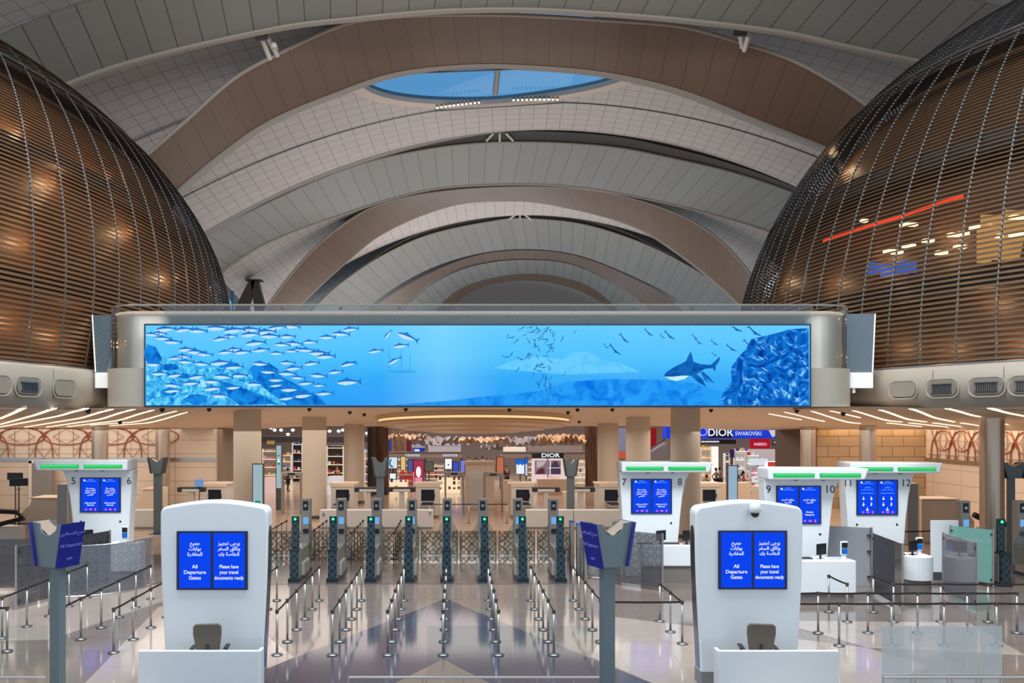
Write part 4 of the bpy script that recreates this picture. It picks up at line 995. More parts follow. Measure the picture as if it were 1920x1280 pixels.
# ------------------------------------------------------------------ electronic gates
gp_m = bpy.data.materials.new('strapwork_panel'); gp_m.use_nodes = True; nt = gp_m.node_tree; bb = nt.nodes['Principled BSDF']; bb.inputs['Roughness'].default_value = .25
tc = nt.nodes.new('ShaderNodeTexCoord'); sp = nt.nodes.new('ShaderNodeSeparateXYZ'); nt.links.new(tc.outputs['Object'], sp.inputs[0])
u = math_node(nt, 'MULTIPLY', sp.outputs[0], 4.2); v = math_node(nt, 'MULTIPLY', sp.outputs[2], 4.2)
pu = math_node(nt, 'PINGPONG', u, .5); pv = math_node(nt, 'PINGPONG', v, .5)
s1 = math_node(nt, 'ABSOLUTE', math_node(nt, 'SUBTRACT', pu, pv)); s2 = math_node(nt, 'ABSOLUTE', math_node(nt, 'SUBTRACT', math_node(nt, 'ADD', pu, pv), .5)); 
fa = math_node(nt, 'MAXIMUM', math_node(nt, 'LESS_THAN', s1, .035), math_node(nt, 'LESS_THAN', math_node(nt, 'ABSOLUTE', math_node(nt, 'SUBTRACT', s2, .2)), .03))
mx = nt.nodes.new('ShaderNodeMix'); mx.data_type = 'RGBA'; nt.links.new(fa, mx.inputs[0]); mx.inputs[6].default_value = sr(8, 26, 36); mx.inputs[7].default_value = sr(62, 88, 98); nt.links.new(mx.outputs[2], bb.inputs['Base Color'])
teal = mat('dark_teal', (14, 34, 44), .35); gsteel = mat('gate_steel', (150, 146, 140), .35, .6); gled = mat('green_gate_light', (90, 250, 190), emit=1.3); gdark = mat('green_gate_surround', (10, 84, 74), emit=.5)
def egate(loc, label):
    t = thing('electronic_gate', label, 'gate', loc)
    obj('front_panel', MB().box(-.135, 0, .02, .135, .14, 1.06), gp_m, t, bevel=.01)
    obj('front_panel_cap', MB().box(-.15, -.01, .98, .15, .34, 1.07), teal, t, bevel=.01)
    obj('upper_panel', MB().box(-.12, .22, 1.07, .12, .32, 2.1), gp_m, t, bevel=.01)
    obj('light_surround', MB().box(-.115, .205, 1.93, .115, .222, 2.09), gdark, t)
    obj('lane_lamp', MB().cyl((0, .19, 2.01), (0, .206, 2.01), .045, 14), gled, t)
    obj('cabinet', MB().box(-.16, .14, .1, .16, 2.15, 1.0), gsteel, t, bevel=.02)
    obj('kick_plate', MB().box(-.19, -.02, 0, .19, 2.2, .12), teal, t)
    obj('side_casing', MB().box(-.24, .5, .12, .24, 1.5, .55), mat('gate_side', (174, 172, 166), .35, .4), t, bevel=.02)
    p = obj('scanner_tower', MB().box(-.165, 2.0, .3, .165, 2.3, 2.5), gsteel, t, bevel=.02)
    obj('camera_window', MB().box(-.09, 1.985, 2.1, .09, 2.0, 2.42), black, p); obj('camera_lens', MB().cyl((0, 1.975, 2.26), (0, 1.985, 2.26), .05, 12), steel, p)
    obj('tower_screen', MB().box(-.08, 1.985, 1.62, .1, 2.0, 1.86), mat('pale_blue_screen', (120, 180, 236), emit=.9), p); obj('reader_slot', MB().box(-.08, 1.95, 1.3, .1, 2.0, 1.46), black, p)
    for s in (-1, 1): obj('gate_leaf', MB().add([(s*.17, 1.7, .4), (s*.52, 1.72, .4), (s*.52, 1.72, 1.2), (s*.17, 1.7, 1.75)], [(0, 1, 2, 3)]), glass('gate_leaf_glass', (200, 215, 215), 1.5), t)
    return t
GL = ['first electronic gate from the left, beside the tall booth', 'second electronic gate from the left', 'third electronic gate from the left', 'fourth electronic gate from the left', 'fifth electronic gate from the left, facing the camera squarely', 'third electronic gate from the right end of the row', 'second electronic gate from the right end of the row', 'rightmost electronic gate of the row, with pale upper panel']
for i in range(8): egate(((551+71.6*i-VX)/F*25.75, 25.75, .011), GL[i])
egate(((1887-VX)/F*25.1, 25.1, .001), 'separate electronic gate near the right edge'); egate((19.2, 25.1, .001), 'electronic gate tower cut by the right edge')

# ------------------------------------------------------------------ sign posts with V heads
sgrey = mat('slate_grey_metal', (110, 124, 128), .45, .3); sblue = mat('indigo_sign_face', (52, 48, 128), .15); sblue2 = mat('blue_sign_screen', (34, 42, 138), emit=.6)
def vsign(px, pyt, pyb, pw, Y, label, lit=0, flip=1, pole=.25, group=None):
    X = (px-VX)/F*Y; t = thing('sign_post', label, 'sign', (X, Y, 0)); zt = H+(VY-pyt)/F*Y; zb = H+(VY-pyb)/F*Y; w_ = pw/F*Y/2; hh = zt-zb
    obj('pole', MB().box(-pole/2, -.05, .03, pole/2, .1, zb+.25), sgrey, t, bevel=.01)
    obj('base_plate', MB().box(-pole*.8, -.25, 0, pole*.8, .3, .03), mat('blue_base', (50, 80, 150), .4), t)
    f = [(-w_*.62, zb), (w_*.62, zb), (w_, zt)]+[(w_*.55*math.cos(a), zt-hh*.28*math.sin(a)**.8) for a in np.linspace(0.05, PI-.05, 12)]+[(-w_, zt)]
    obj('v_front', MB().prism(f[::-1], -.18, -.15), sgrey, t); obj('v_back', MB().prism(f[::-1], .15, .18), sgrey, t)
    for s in (-1, 1):
        A = [(s*w_*.62, -.24, zb), (s*w_*.62, .24, zb), (s*w_, .24, zt), (s*w_, -.24, zt)]; B = [(x+s*.04, y, z) for x, y, z in A]
        d = obj('side_display', MB().add(A+B, [(0, 3, 2, 1), (4, 5, 6, 7), (0, 1, 5, 4), (1, 2, 6, 5), (2, 3, 7, 6), (3, 0, 4, 7)]), sblue2 if lit and s == lit else (sblue if lit else dark), t)
    obj('inner_tray', MB().add([(-w_*.95, -.15, zt), (-w_*.95, .15, zt), (0, .15, zt-hh*.3), (0, -.15, zt-hh*.3), (w_*.95, .15, zt), (w_*.95, -.15, zt)], [(0, 1, 2, 3), (3, 2, 4, 5)]), mat('warm_metal_tray', (176, 158, 142), .35, .4), t)
    return t, zt, zb, w_
def yaw(t, a): t.rotation_euler = (0, 0, a)
t, zt, zb, w_ = vsign(106, 978, 1060, 84, 14.6, 'tall slate sign post on the left with V head and blue side face', lit=1); yaw(t, -.42)
for i, (s_, fz) in enumerate((('مخرج المسافرين', .78), ('All Departure', .5), ('exit', .2))):
    xx = w_*(.62+.38*fz)+.045; text('lettering', s_, .085, mat('faint_lilac_lettering', (130, 130, 220), emit=.6), t, (xx, 0, zb+(zt-zb)*fz), rot=(PI/2-.0, 0, PI/2))
t, zt, zb, w_ = vsign(1140, 978, 1060, 84, 14.6, 'tall slate sign post right of the lanes with V head', lit=-1); yaw(t, .42)
for i, (s_, fz) in enumerate((('مخرج المسافرين', .78), ('All Departure', .5), ('exit', .2))):
    xx = -w_*(.62+.38*fz)-.045; text('lettering', s_, .085, mat('faint_lilac_lettering', (130, 130, 220), emit=.6), t, (xx, 0, zb+(zt-zb)*fz), rot=(PI/2, 0, -PI/2))
vsign(296, 857, 887, 30, 37, 'far slate sign post with V head between booth six and the left wall', pole=.38)
vsign(713, 857, 893, 30, 40, 'far slate sign post with V head between the counters, beside the poster shop', pole=.38)
vsign(1070, 859, 892, 26, 40, 'far slate sign post with V head in front of the pink window display', pole=.38)
t, zt, zb, w_ = vsign(1896, 866, 896, 44, 30, 'slate sign post with a black screen near the right edge', pole=.24)

# ------------------------------------------------------------------ patterned glass barriers and partitions
frit = lattice_glass('strapwork_glass', (112, 102, 94), 1.1, cover=.5, thick=.13, tint=(240, 240, 238))
fritg = lattice_glass('dense_strapwork_glass', (104, 108, 116), 3.6, cover=.75, thick=.36, tint=(226, 230, 234))
fritp = lattice_glass('fine_strapwork_glass', (96, 96, 102), 3.8, cover=.6, thick=.3, tint=(222, 224, 226))
def pane_thing(name, label, p0, p1, z0, z1, m, posts=True, ph=None, cat='glass screen', clamps=True, pr=.03):
    p0, p1 = Vector((p0[0], p0[1], 0)), Vector((p1[0], p1[1], 0)); t = thing(name, label, cat, p0); d = p1-p0; L = d.length; n = Vector((-d.y, d.x, 0)).normalized()*.006
    b = MB(); vs = [Vector((0, 0, z0))-n, d+Vector((0, 0, z0))-n, d+Vector((0, 0, z1))-n, Vector((0, 0, z1))-n]; vs += [v+2*n for v in vs]
    b.add(vs, [(0, 1, 2, 3), (7, 6, 5, 4), (0, 4, 5, 1), (1, 5, 6, 2), (2, 6, 7, 3), (3, 7, 4, 0)])
    b.uv = {0: (0, z0), 1: (L, z0), 2: (L, z1), 3: (0, z1), 4: (0, z0), 5: (L, z0), 6: (L, z1), 7: (0, z1)}
    obj('pane', b, m, t)
    if posts:
        for q in (0, 1): obj('post', MB().cyl(d*q+Vector((0, 0, .008)), d*q+Vector((0, 0, ph or z1+.02)), pr, 10), steel, t)
        if clamps:
            for z in (z0+.12, z1-.15):
                for q in (.03, .97): obj('clamp', MB().cyl(d*q-n*6+Vector((0, 0, z)), d*q+n*6+Vector((0, 0, z)), .035, 8), dsteel, t)
    return t
x0 = (500-VX)/F*31; w1 = 1.5
for i in range(9):
    pane_thing('patterned_barrier', 'strapwork glass barrier panel behind the gates, %s from the left' % ['first','second','third','fourth','fifth','sixth','seventh','eighth','ninth'][i], (x0+i*w1, 31), (x0+(i+1)*w1-.12, 31), .05, .95, frit, True, .97, 'barrier', False, .02)
# left group round booth five
def arc_pane(label, c, r, a0, a1, z0, z1, m, name='curved_glass_screen'):
    t = thing(name, label, 'glass screen', (c[0], c[1], 0)); rows = [[Vector((r*math.cos(a), r*math.sin(a), z)) for a in np.linspace(a0, a1, 20)] for z in (z0, z1)]
    obj('pane', MB().grid(rows), m, t, smooth=True); obj('top_edge', MB().tube(rows[1], .012, 5), steel, t); obj('floor_rail', MB().tube([v+Vector((0, 0, .0)) for v in rows[0]], .03, 6), steel, t)
    return t
arc_pane('curved strapwork glass around the desk of booth six', (-11.6, 25.4), 1.9, -PI*.62, PI*.05, .03, 1.52, fritg)
arc_pane('curved strapwork glass beside the left tall booth, behind the belt line', (-8.4, 27.6), 1.4, -PI*.6, PI*.1, .03, 1.5, fritp)
pane_thing('glass_partition', 'strapwork glass partition between two steel posts left of booth five desk', (-12.1, 22.0), (-10.9, 25.2), .1, 1.75, fritp)
pane_thing('glass_partition', 'darker glass partition at the left edge beyond the blue sign', (-15.4, 24.2), (-12.9, 24.6), .1, 1.6, fritp)
t = thing('speed_gate_pillar', 'round steel pillar at the left edge beside the glass', 'pillar', (-14.6, 22.6, 0)); obj('shaft', MB().cyl((0, 0, .01), (0, 0, 1.55), .12, 18), steel, t, autosm=True); obj('cap', MB().cyl((0, 0, 1.55), (0, 0, 1.6), .13, 18), mat('blue_cap', (60, 80, 170), .4), t)
arc_pane('small curved strapwork glass under the desk of booth seven', (5.0, 27.3), 1.0, -PI*.9, -PI*.35, .03, 1.3, fritg)
pane_thing('glass_partition', 'glass partition behind the right blue sign', (4.9, 25.6), (6.3, 24.4), .1, 1.75, fritp)
for px, yy, capc in ((1072, 27.6, 0), (1085, 26.9, 0), (1098, 26.4, 1)):
    t = thing('speed_gate_pillar', 'round steel pillar right of the gates, %s of three' % ['left', 'middle', 'right'][(px-1072)//13], 'pillar', ((px-VX)/F*yy, yy, 0)); obj('shaft', MB().cyl((0, 0, .01), (0, 0, 1.72), .09, 16), steel, t, autosm=True); obj('cap', MB().cyl((0, 0, 1.72), (0, 0, 1.78), .1, 16), mat('blue_cap', (60, 80, 170), .4), t)
greyp = mat('grey_partition', (158, 160, 164), .35)
frost = glass('frosted_lilac_glass', (200, 200, 206), 1.5, .45, (168, 166, 174)); aqua = glass('aqua_frosted_glass', (170, 226, 214), 1.5, .55, (150, 206, 196))
G_ = lambda px, Y: ((px-VX)/F*Y, Y)
t = thing('desk_partition', 'plain grey partition behind the desk of booth ten', 'partition', (G_(1548, 25.2)[0], 25.2, 0)); w_ = G_(1633, 25.2)[0]-G_(1548, 25.2)[0]
obj('panel', MB().prism([(0, .1), (w_, .0), (w_, 1.83), (.1, 1.9), (0, 1.5)][::-1], 0, .05), greyp, t); obj('end_post', MB().cyl((w_, -.04, 0), (w_, -.04, 1.86), .03, 10), steel, t)
for z in (.3, 1.1, 1.6): obj('clamp', MB().box(w_-.12, -.07, z-.03, w_, -.0, z+.03), dsteel, t)
pane_thing('glass_partition', 'strapwork glass partition with steel posts between booths ten and twelve', G_(1636, 24.0), G_(1692, 21.8), .1, 1.84, fritp)
pane_thing('glass_partition', 'lilac frosted glass screen in front of the aqua one', G_(1768, 23.9), G_(1832, 21.9), .12, 1.86, frost)
pane_thing('glass_partition', 'aqua green frosted glass screen near the right edge', G_(1782, 26.0), G_(1862, 25.0), .12, 1.8, aqua)
t = thing('white_partition', 'pale blue white partition left of the aqua glass', 'partition', (G_(1746, 26.2)[0], 26.2, 0)); obj('panel', MB().box(0, 0, .25, .9, .06, 1.95), white, t, bevel=.01); obj('foot', MB().box(.1, 0, 0, .8, .06, .25), dsteel, t)
# desks of the numbered booths
def lane_desk(pxa, pxb, Y, zt, label, curved=False, depth=.7, kick=.3):
    xa, xb = (pxa-VX)/F*Y, (pxb-VX)/F*Y; t = thing('passport_desk', label, 'desk', ((xa+xb)/2, Y, 0)); w_ = (xb-xa)/2
    if curved:
        f = [(-w_, .0), (-w_, depth), (w_, depth), (w_, .0)]+[(w_*math.cos(a), -.28*math.sin(a)) for a in np.linspace(0, PI, 12)[1:-1]]
        obj('front', MB().prism(f, kick, zt, 'z'), white, t, bevel=.02); obj('plinth', MB().prism([(x*.94, y*.9+.04) for x, y in f], 0, kick, 'z'), mat('taupe_plinth', (120, 112, 106), .5), t)
    else:
        obj('front', MB().box(-w_, 0, kick, w_, depth, zt), white, t, bevel=.03); obj('plinth', MB().box(-w_+.05, .06, 0, w_-.05, depth-.05, kick), mat('taupe_plinth', (120, 112, 106), .5), t)
    return t, w_
def reader(X, Y, z, label):
    t = thing('face_scanner', label, 'scanner', (X, Y, z)); obj('stand', MB().box(-.05, 0, 0, .05, .08, .16), white, t); obj('head', MB().box(-.11, -.02, .12, .11, .05, .52), white, t, bevel=.03)
    obj('camera_glass', MB().box(-.085, -.03, .33, .085, -.018, .48), black, t); obj('status_screen', MB().box(-.085, -.03, .15, .085, -.018, .31), mat('reader_blue', (30, 110, 210), emit=.9), t)
def monitor(X, Y, z, label, rz=0, wd=.5):
    t = thing('desk_monitor', label, 'monitor', (X, Y, z), rz); obj('foot', MB().box(-.12, 0, 0, .12, .2, .02), black, t); obj('stand', MB().box(-.02, .08, .02, .02, .12, .2), black, t); obj('screen', MB().box(-wd/2, .05, .14, wd/2, .09, .46), black, t, bevel=.008)
def lowbox(name, label, cat, X, Y, z, sx, sy, sz, m, rz=0):
    t = thing(name, label, cat, (X, Y, z), rz); obj('casing', MB().box(-sx/2, -sy/2, 0, sx/2, sy/2, sz), m, t, bevel=min(sz, sx)*.12); obj('top_face', MB().box(-sx*.4, -sy*.4, sz, sx*.4, sy*.4, sz+.006), dark, t)
def desk_kit(X, Y, z, who):
    monitor(X+.1, Y+.25, z-.02, 'low black monitor on the %s' % who, .5, .4)
    lowbox('keyboard', 'dark keyboard lying on the %s' % who, 'keyboard', X-.45, Y+.35, z, .5, .2, .035, dark)
lane_desk(1206, 1345, 25.6, 1.22, 'long white desk of booth seven and eight', depth=.6, kick=.55); desk_kit((1240-VX)/F*25.6, 25.6, 1.22, 'desk of booth seven'); desk_kit((1290-VX)/F*25.6, 25.6, 1.22, 'desk of booth eight')
lane_desk(1490, 1606, 22.9, 1.2, 'white desk of booth nine and ten beside the right tall booth', depth=.7, kick=.25); desk_kit((1545-VX)/F*22.9, 22.9, 1.2, 'desk of booth ten'); reader((1591-VX)/F*22.9, 23.15, 1.2, 'white face scanner with blue screen on the desk of booth ten')
lane_desk(1697, 1748, 24.2, 1.12, 'curved grey white desk of booth twelve', True, kick=.4); desk_kit((1716-VX)/F*24.2, 24.1, 1.12, 'desk of booth twelve'); reader((1735-VX)/F*24.2, 24.5, 1.12, 'white face scanner with blue screen on the curved desk')
lane_desk(118, 200, 25.9, 1.2, 'white desk of booth five', depth=.6, kick=.4); desk_kit((150-VX)/F*25.9, 25.9, 1.2, 'desk of booth five'); lane_desk(205, 262, 26.0, 1.25, 'white desk of booth six behind strapwork glass', depth=.5); reader((232-VX)/F*26, 26.1, 1.25, 'white face scanner on the desk of booth six')
# front glass barrier with handrail
YG = 13.1; clear = glass('clear_barrier_glass', (244, 248, 248), 1.3); mirr = glass('reflecting_barrier_glass', (238, 242, 242), 1.5, .3, (215, 230, 234), glossmix=.3)
railm = mat('satin_rail', (196, 190, 186), .3, .8)
def barrier(pxa, pxb, npan, label, m, zt=1.82, zr=1.0):
    xa, xb = (pxa-VX)/F*YG, (pxb-VX)/F*YG; t = thing('glass_barrier', label, 'barrier', (xa, YG, 0)); L = xb-xa
    obj('handrail', MB().tube([(0, -.06, zr), (L, -.06, zr)], .022, 8), railm, t)
    for i in range(npan):
        a = L*i/npan; obj('glass_pane', MB().box(a+.01, 0, .08, L*(i+1)/npan-.01, .012, zt), m, t)
    for i in range(int(L/.6)+1): obj('baluster', MB().cyl((min(i*.6, L), -.06, .0), (min(i*.6, L), -.06, zr), .012, 6), railm, t)
    obj('floor_channel', MB().box(0, -.03, 0, L, .04, .08), dsteel, t)
barrier(655, 800, 1, 'low handrail at the bottom, left of centre', clear, 1.02)
barrier(800, 1122, 2, 'glass barrier with handrail at the bottom centre', clear)
barrier(1652, 1712, 1, 'reflecting glass barrier pane, first on the lower right', mirr); barrier(1712, 1835, 1, 'reflecting glass barrier pane, second on the lower right', mirr); barrier(1835, 1880, 1, 'reflecting glass barrier pane, third on the lower right', mirr)
barrier(1880, 2000, 1, 'low handrail at the lower right corner', clear, 1.02)
barrier(-40, 90, 1, 'glass barrier with handrail at the lower left corner', clear); 
# ------------------------------------------------------------------ security area behind the gates
cream = mat('cream_laminate', (222, 200, 176), .4); cream2 = mat('pale_laminate', (214, 208, 200), .4); rubber = mat('black_rubber', (22, 22, 26), .6); curt = mat('navy_curtain', (18, 26, 40), .7)
def PX(px, Y): return (px-VX)/F*Y
def PZ(py, Y): return H+(VY-py)/F*Y
def counter(pxa, pxb, Y, label, nums=(), h=.92):
    xa, xb = PX(pxa, Y), PX(pxb, Y); t = thing('low_counter', label, 'counter', (xa, Y, .007)); L = xb-xa
    obj('front', MB().box(0, 0, .1, L, .5, h), white2, t, bevel=.015); obj('plinth', MB().box(.03, .03, 0, L-.03, .47, .1), mat('grey_plinth', (150, 152, 158), .5), t)
    for n, q in nums: text('numeral', n, .3, numb, t, (q, -.004, h-.22))
    return t
counter(599, 705, 38.6, 'white counter marked six behind the gates', (('6', .2),)); counter(707, 812, 38.6, 'white counter marked seven behind the gates', (('7', 2.55),))
counter(987, 1075, 38.6, 'white counter right of the aisle'); counter(1076, 1205, 38.6, 'white counter running behind booth seven'); counter(247, 330, 38.6, 'white counter right of booth six')
counter(1286, 1330, 38.6, 'white counter between booth eight and the right tall booth')
def xray(px, Y, label, rz=0, sc=1.0):
    t = thing('baggage_scanner', label, 'scanner', (PX(px, Y), Y, .007), rz)
    w_, h = .62*sc, 1.75*sc
    # portal with a real tunnel
    b = MB(); b.box(-w_, 0, .1, -.36*sc, 1.8, h); b.box(.36*sc, 0, .1, w_, 1.8, h); b.box(-.36*sc, 0, 1.5*sc, .36*sc, 1.8, h); b.box(-.36*sc, 0, .1, .36*sc, 1.8, .85*sc)
    obj('housing', b, cream2, t); obj('curtain', MB().box(-.36*sc, .1, .87*sc, .36*sc, .12, 1.5*sc), curt, t)
    obj('portal_trim', MB().box(-w_-.03, -.04, h-.12, w_+.03, .0, h+.02), cream, t, bevel=.02)
    cv = obj('conveyor', MB().box(-.34*sc, -1.5, .68*sc, .34*sc, .1, .8*sc), mat('conveyor_frame', (170, 168, 164), .35, .5), t, bevel=.02); obj('belt_surface', MB().box(-.3*sc, -1.48, .8*sc, .3*sc, .08, .82*sc), rubber, cv)
    for y in (-1.35, -.3):
        for s in (-1, 1): obj('leg', MB().cyl((s*.3*sc, y, 0), (s*.3*sc, y, .7*sc), .03, 8), steel, t)
    obj('control_pod', MB().box(w_*.55, -.05, 1.05*sc, w_*.62, -.0, 1.3*sc), black, t)
    obj('hood', MB().box(-w_*1.25, .3, h, w_*1.25, 1.4, h+.1), cream, t, bevel=.03)
    return t
for px, nm in ((642, 'behind counter six'), (802, 'behind counter seven'), (980, 'right of the aisle'), (1146, 'left of booth seven'), (402, 'left of the big plain column'), (1330, 'behind the right tall booth')): xray(px, 43.5, 'cream baggage scanner with dark curtain, '+nm)
def trayst(px, Y, label):
    t = thing('tray_stand', label, 'stand', (PX(px, Y), Y, .007)); obj('post', MB().box(-.13, 0, 0, .13, .3, 1.5), mat('light_grey_post', (196, 192, 186), .5), t)
    obj('wide_head', MB().box(-.72, -.05, 1.5, .72, .35, 1.75), dark, t, bevel=.03); obj('label_plate', MB().box(-.45, -.065, 1.52, .45, -.048, 1.66), cream2, t)
for px, nm in ((690, 'behind counter six'), (753, 'left of scanner seven'), (1024, 'right of the aisle'), (1090, 'behind the far sign post'), (358, 'beside the blue monitor on the left')): trayst(px, 42, 'T shaped stand with dark head and pale plate, '+nm)
def detector(px, Y, label, h=2.3, w_=.52):
    t = thing('metal_detector', label, 'security arch', (PX(px, Y), Y, .007)); m = mat('detector_grey', (150, 142, 134), .45, .2)
    for s in (-1, 1): obj('side_panel', MB().box(s*w_-.05, 0, 0, s*w_+.05, .45, h-.15), m, t, bevel=.02)
    obj('crossbar', MB().box(-w_-.05, 0, h-.16, w_+.05, .45, h+.05), m, t, bevel=.02); obj('display_plate', MB().box(-.2, -.01, h-.1, .2, 0, h), black, t)
detector(546, 45, 'walk through metal detector right of the green sign totem'); detector(852, 46, 'walk through metal detector left of the beige kiosk', 2.25); detector(925, 46, 'walk through metal detector in front of the beige kiosk', 2.2)
# beige kiosk in the aisle, and other desks
t = thing('aisle_kiosk', 'tall beige kiosk standing in the middle of the aisle', 'kiosk', (PX(900, 47.5), 47.5, .007)); obj('walls', MB().box(-.86, 0, 0, .86, 1.4, 2.62), cream, t, bevel=.02); obj('top_band', MB().box(-.9, -.03, 2.62, .9, 1.43, 2.82), mat('tan_band', (204, 172, 140), .5), t); obj('door_line', MB().box(.3, -.012, .1, .32, 0, 2.3), dsteel, t); obj('door_panel', MB().box(-.7, -.01, .1, .28, 0, 2.3), cream2, t)
def insp(pxa, pxb, Y, zt, label, curve=1):
    xa, xb = PX(pxa, Y), PX(pxb, Y); t = thing('inspection_desk', label, 'desk', (xa, Y, .007)); L = xb-xa
    pr = [(0, 0), (L, 0), (L, zt), (L*.35, zt), (L*.3, zt*.86), (L*.12, zt*.72), (0, zt*.5)] if curve > 0 else [(0, 0), (L, 0), (L, zt*.5), (L*.88, zt*.72), (L*.7, zt*.86), (L*.65, zt), (0, zt)]
    obj('desk_body', MB().prism(pr, 0, 1.2), cream, t, bevel=.04); obj('counter_top', MB().box(L*.3 if curve > 0 else 0, -.05, zt, L if curve > 0 else L*.7, 1.25, zt+.06), mat('peach_top', (226, 196, 168), .4), t, bevel=.015)
    obj('shadow_joint', MB().box(.05, -.004, .08, L-.05, 0, .1), dsteel, t)
    return t
insp(32, 108, 34, 1.9, 'cream inspection desk with curved front left of booth five'); insp(112, 128, 35.5, 2.0, 'narrow cream desk end beside booth five')
insp(1728, 1828, 34, 1.85, 'cream inspection desk with curved front right of booth twelve', -1); insp(1690, 1722, 36, 2.0, 'cream desk block right of booth twelve'); insp(250, 300, 41, 1.7, 'cream desk right of booth six'); insp(1425, 1470, 42, 1.7, 'cream desk behind booth nine', -1)
for px, Y, w_, h, lb in ((118, 33, .5, 2.6, 'grey machine column left of booth five'), (1713, 33.5, .5, 2.6, 'grey machine column right of booth twelve')):
    t = thing('body_scanner', lb, 'scanner', (PX(px, Y), Y, .007)); obj('casing', MB().box(-w_/2, 0, 0, w_/2, .5, h), mat('machine_grey', (150, 146, 142), .35, .3), t, bevel=.04); obj('edge_strip', MB().box(w_/2-.08, -.02, .05, w_/2-.02, 0, h-.05), cream2, t)
t = thing('wall_portal', 'grey doorway panel on the cream wall left of booth five', 'doorway', (PX(78, 47), 47, .007)); obj('panel', MB().box(-.58, 0, 0, .58, .4, 2.75), mat('portal_grey', (140, 134, 128), .4, .2), t); obj('frame', MB().box(-.75, -.02, 0, -.58, .42, 2.9), cream2, t); obj('frame', MB().box(-.75, -.02, 2.75, .75, .42, 2.95), cream2, t)
for px, py, Y, lb, rz in ((30, 912, 33.5, 'dark monitor on the desk at the left edge', .4), (22, 900, 35.5, 'small monitor behind the desk at the left edge', 0)): monitor(PX(px, Y), Y+.2, PZ(py+6, Y), lb, rz, .7); mo = [q for q in C.objects if q.get('label') == lb][0]; obj('floor_pole', MB().cyl((0, .1, .01-mo.location.z), (0, .1, .02), .03, 8), dsteel, mo)
t = thing('conveyor_table', 'dark roller conveyor right of the curved inspection desk', 'conveyor', (PX(1826, 33), 33, .007)); obj('bed', MB().tube([(0, 0, 1.35), (.5, 0, 1.1), (1.0, 0, .95), (2.4, 0, .9)], .12, 8), rubber, t); obj('frame', MB().box(.3, -.1, 0, 2.4, .3, .8), cream2, t)
t = thing('conveyor_table', 'dark roller conveyor at the left edge', 'conveyor', (PX(-10, 33), 33, .007)); obj('bed', MB().tube([(0, 0, 1.5), (.9, 0, 1.45), (1.2, 0, 1.2), (0, 0, .9)], .1, 8), rubber, t); obj('frame', MB().box(0, .1, 0, 1.0, .5, .85), cream2, t)
t = thing('floor_sign', 'yellow folding floor sign in front of the inspection desk on the right', 'sign', (PX(1830, 30), 30, .012)); yel = mat('safety_yellow', (236, 176, 40), .5)
obj('board', MB().prism([(-.2, .1), (.2, .1), (.16, 1.0), (-.16, 1.0)][::-1], -.02, .02), yel, t, loc=(0, -.15, 0), rot=(-.2, 0, 0)); obj('board', MB().prism([(-.2, .1), (.2, .1), (.16, 1.0), (-.16, 1.0)][::-1], -.02, .02), yel, t, loc=(0, .17, 0), rot=(.2, 0, 0)); obj('stand_tube', MB().box(-.02, -.02, 0, .02, .02, .95), dsteel, t)
for px, Y, lb in ((396, 41, 'pale blue monitor facing the camera left of the plain column'),):
    t = thing('desk_monitor', lb, 'monitor', (PX(px-23, Y), Y, PZ(916, Y))); obj('screen', MB().box(-.22, 0, .1, .22, .05, .48), mat('soft_blue_screen', (116, 160, 214), emit=.8), t); obj('foot', MB().box(-.1, 0, 0, .1, .15, .1), black, t); obj('floor_pole', MB().cyl((0, .08, .01-t.location.z), (0, .08, .02), .03, 8), dsteel, t)
# totems
def totem(pxa, pxb, pyt, pyb, Y, label, sign=None, col=(176, 206, 216), to_floor=True, em=.75):
    xa, xb, zt, zb = PX(pxa, Y), PX(pxb, Y), PZ(pyt, Y), PZ(pyb, Y); w_ = (xb-xa)/2; z0 = .007
    t = thing('sign_totem', label, 'sign', ((xa+xb)/2, Y, z0)); obj('casing', MB().box(-w_-.05, .02, 0, w_+.05, .2, zt), dsteel, t); obj('light_panel', MB().box(-w_, -.01, zb, w_, .02, zt-.05), mat('totem_%d_%d_%d' % col, col, emit=em), t)
    if sign:
        s_ = obj('green_pictogram', MB().box(-w_*.55, -.03, sign-.28, w_*.55, -.01, sign+.28), mat('exit_green', (0, 150, 84), emit=.9), t)
        b = MB(); b.prism(circle(0, sign+.15, .05)[::-1], -.04, -.031); b.box(-.06, -.04, sign-.15, .06, -.031, sign+.07); obj('figure', b, ink, s_)
totem(474.5, 492, 869, 945, 37, 'pale sign totem with a green pictogram in front of the plain column', 1.15+.1); totem(518.5, 527, 834, 915, 47, 'second pale totem with green pictogram near the left shop', 2.95); totem(1366, 1382, 872, 940, 39, 'pale blue totem rising behind the right tall booth', None, (168, 200, 222))

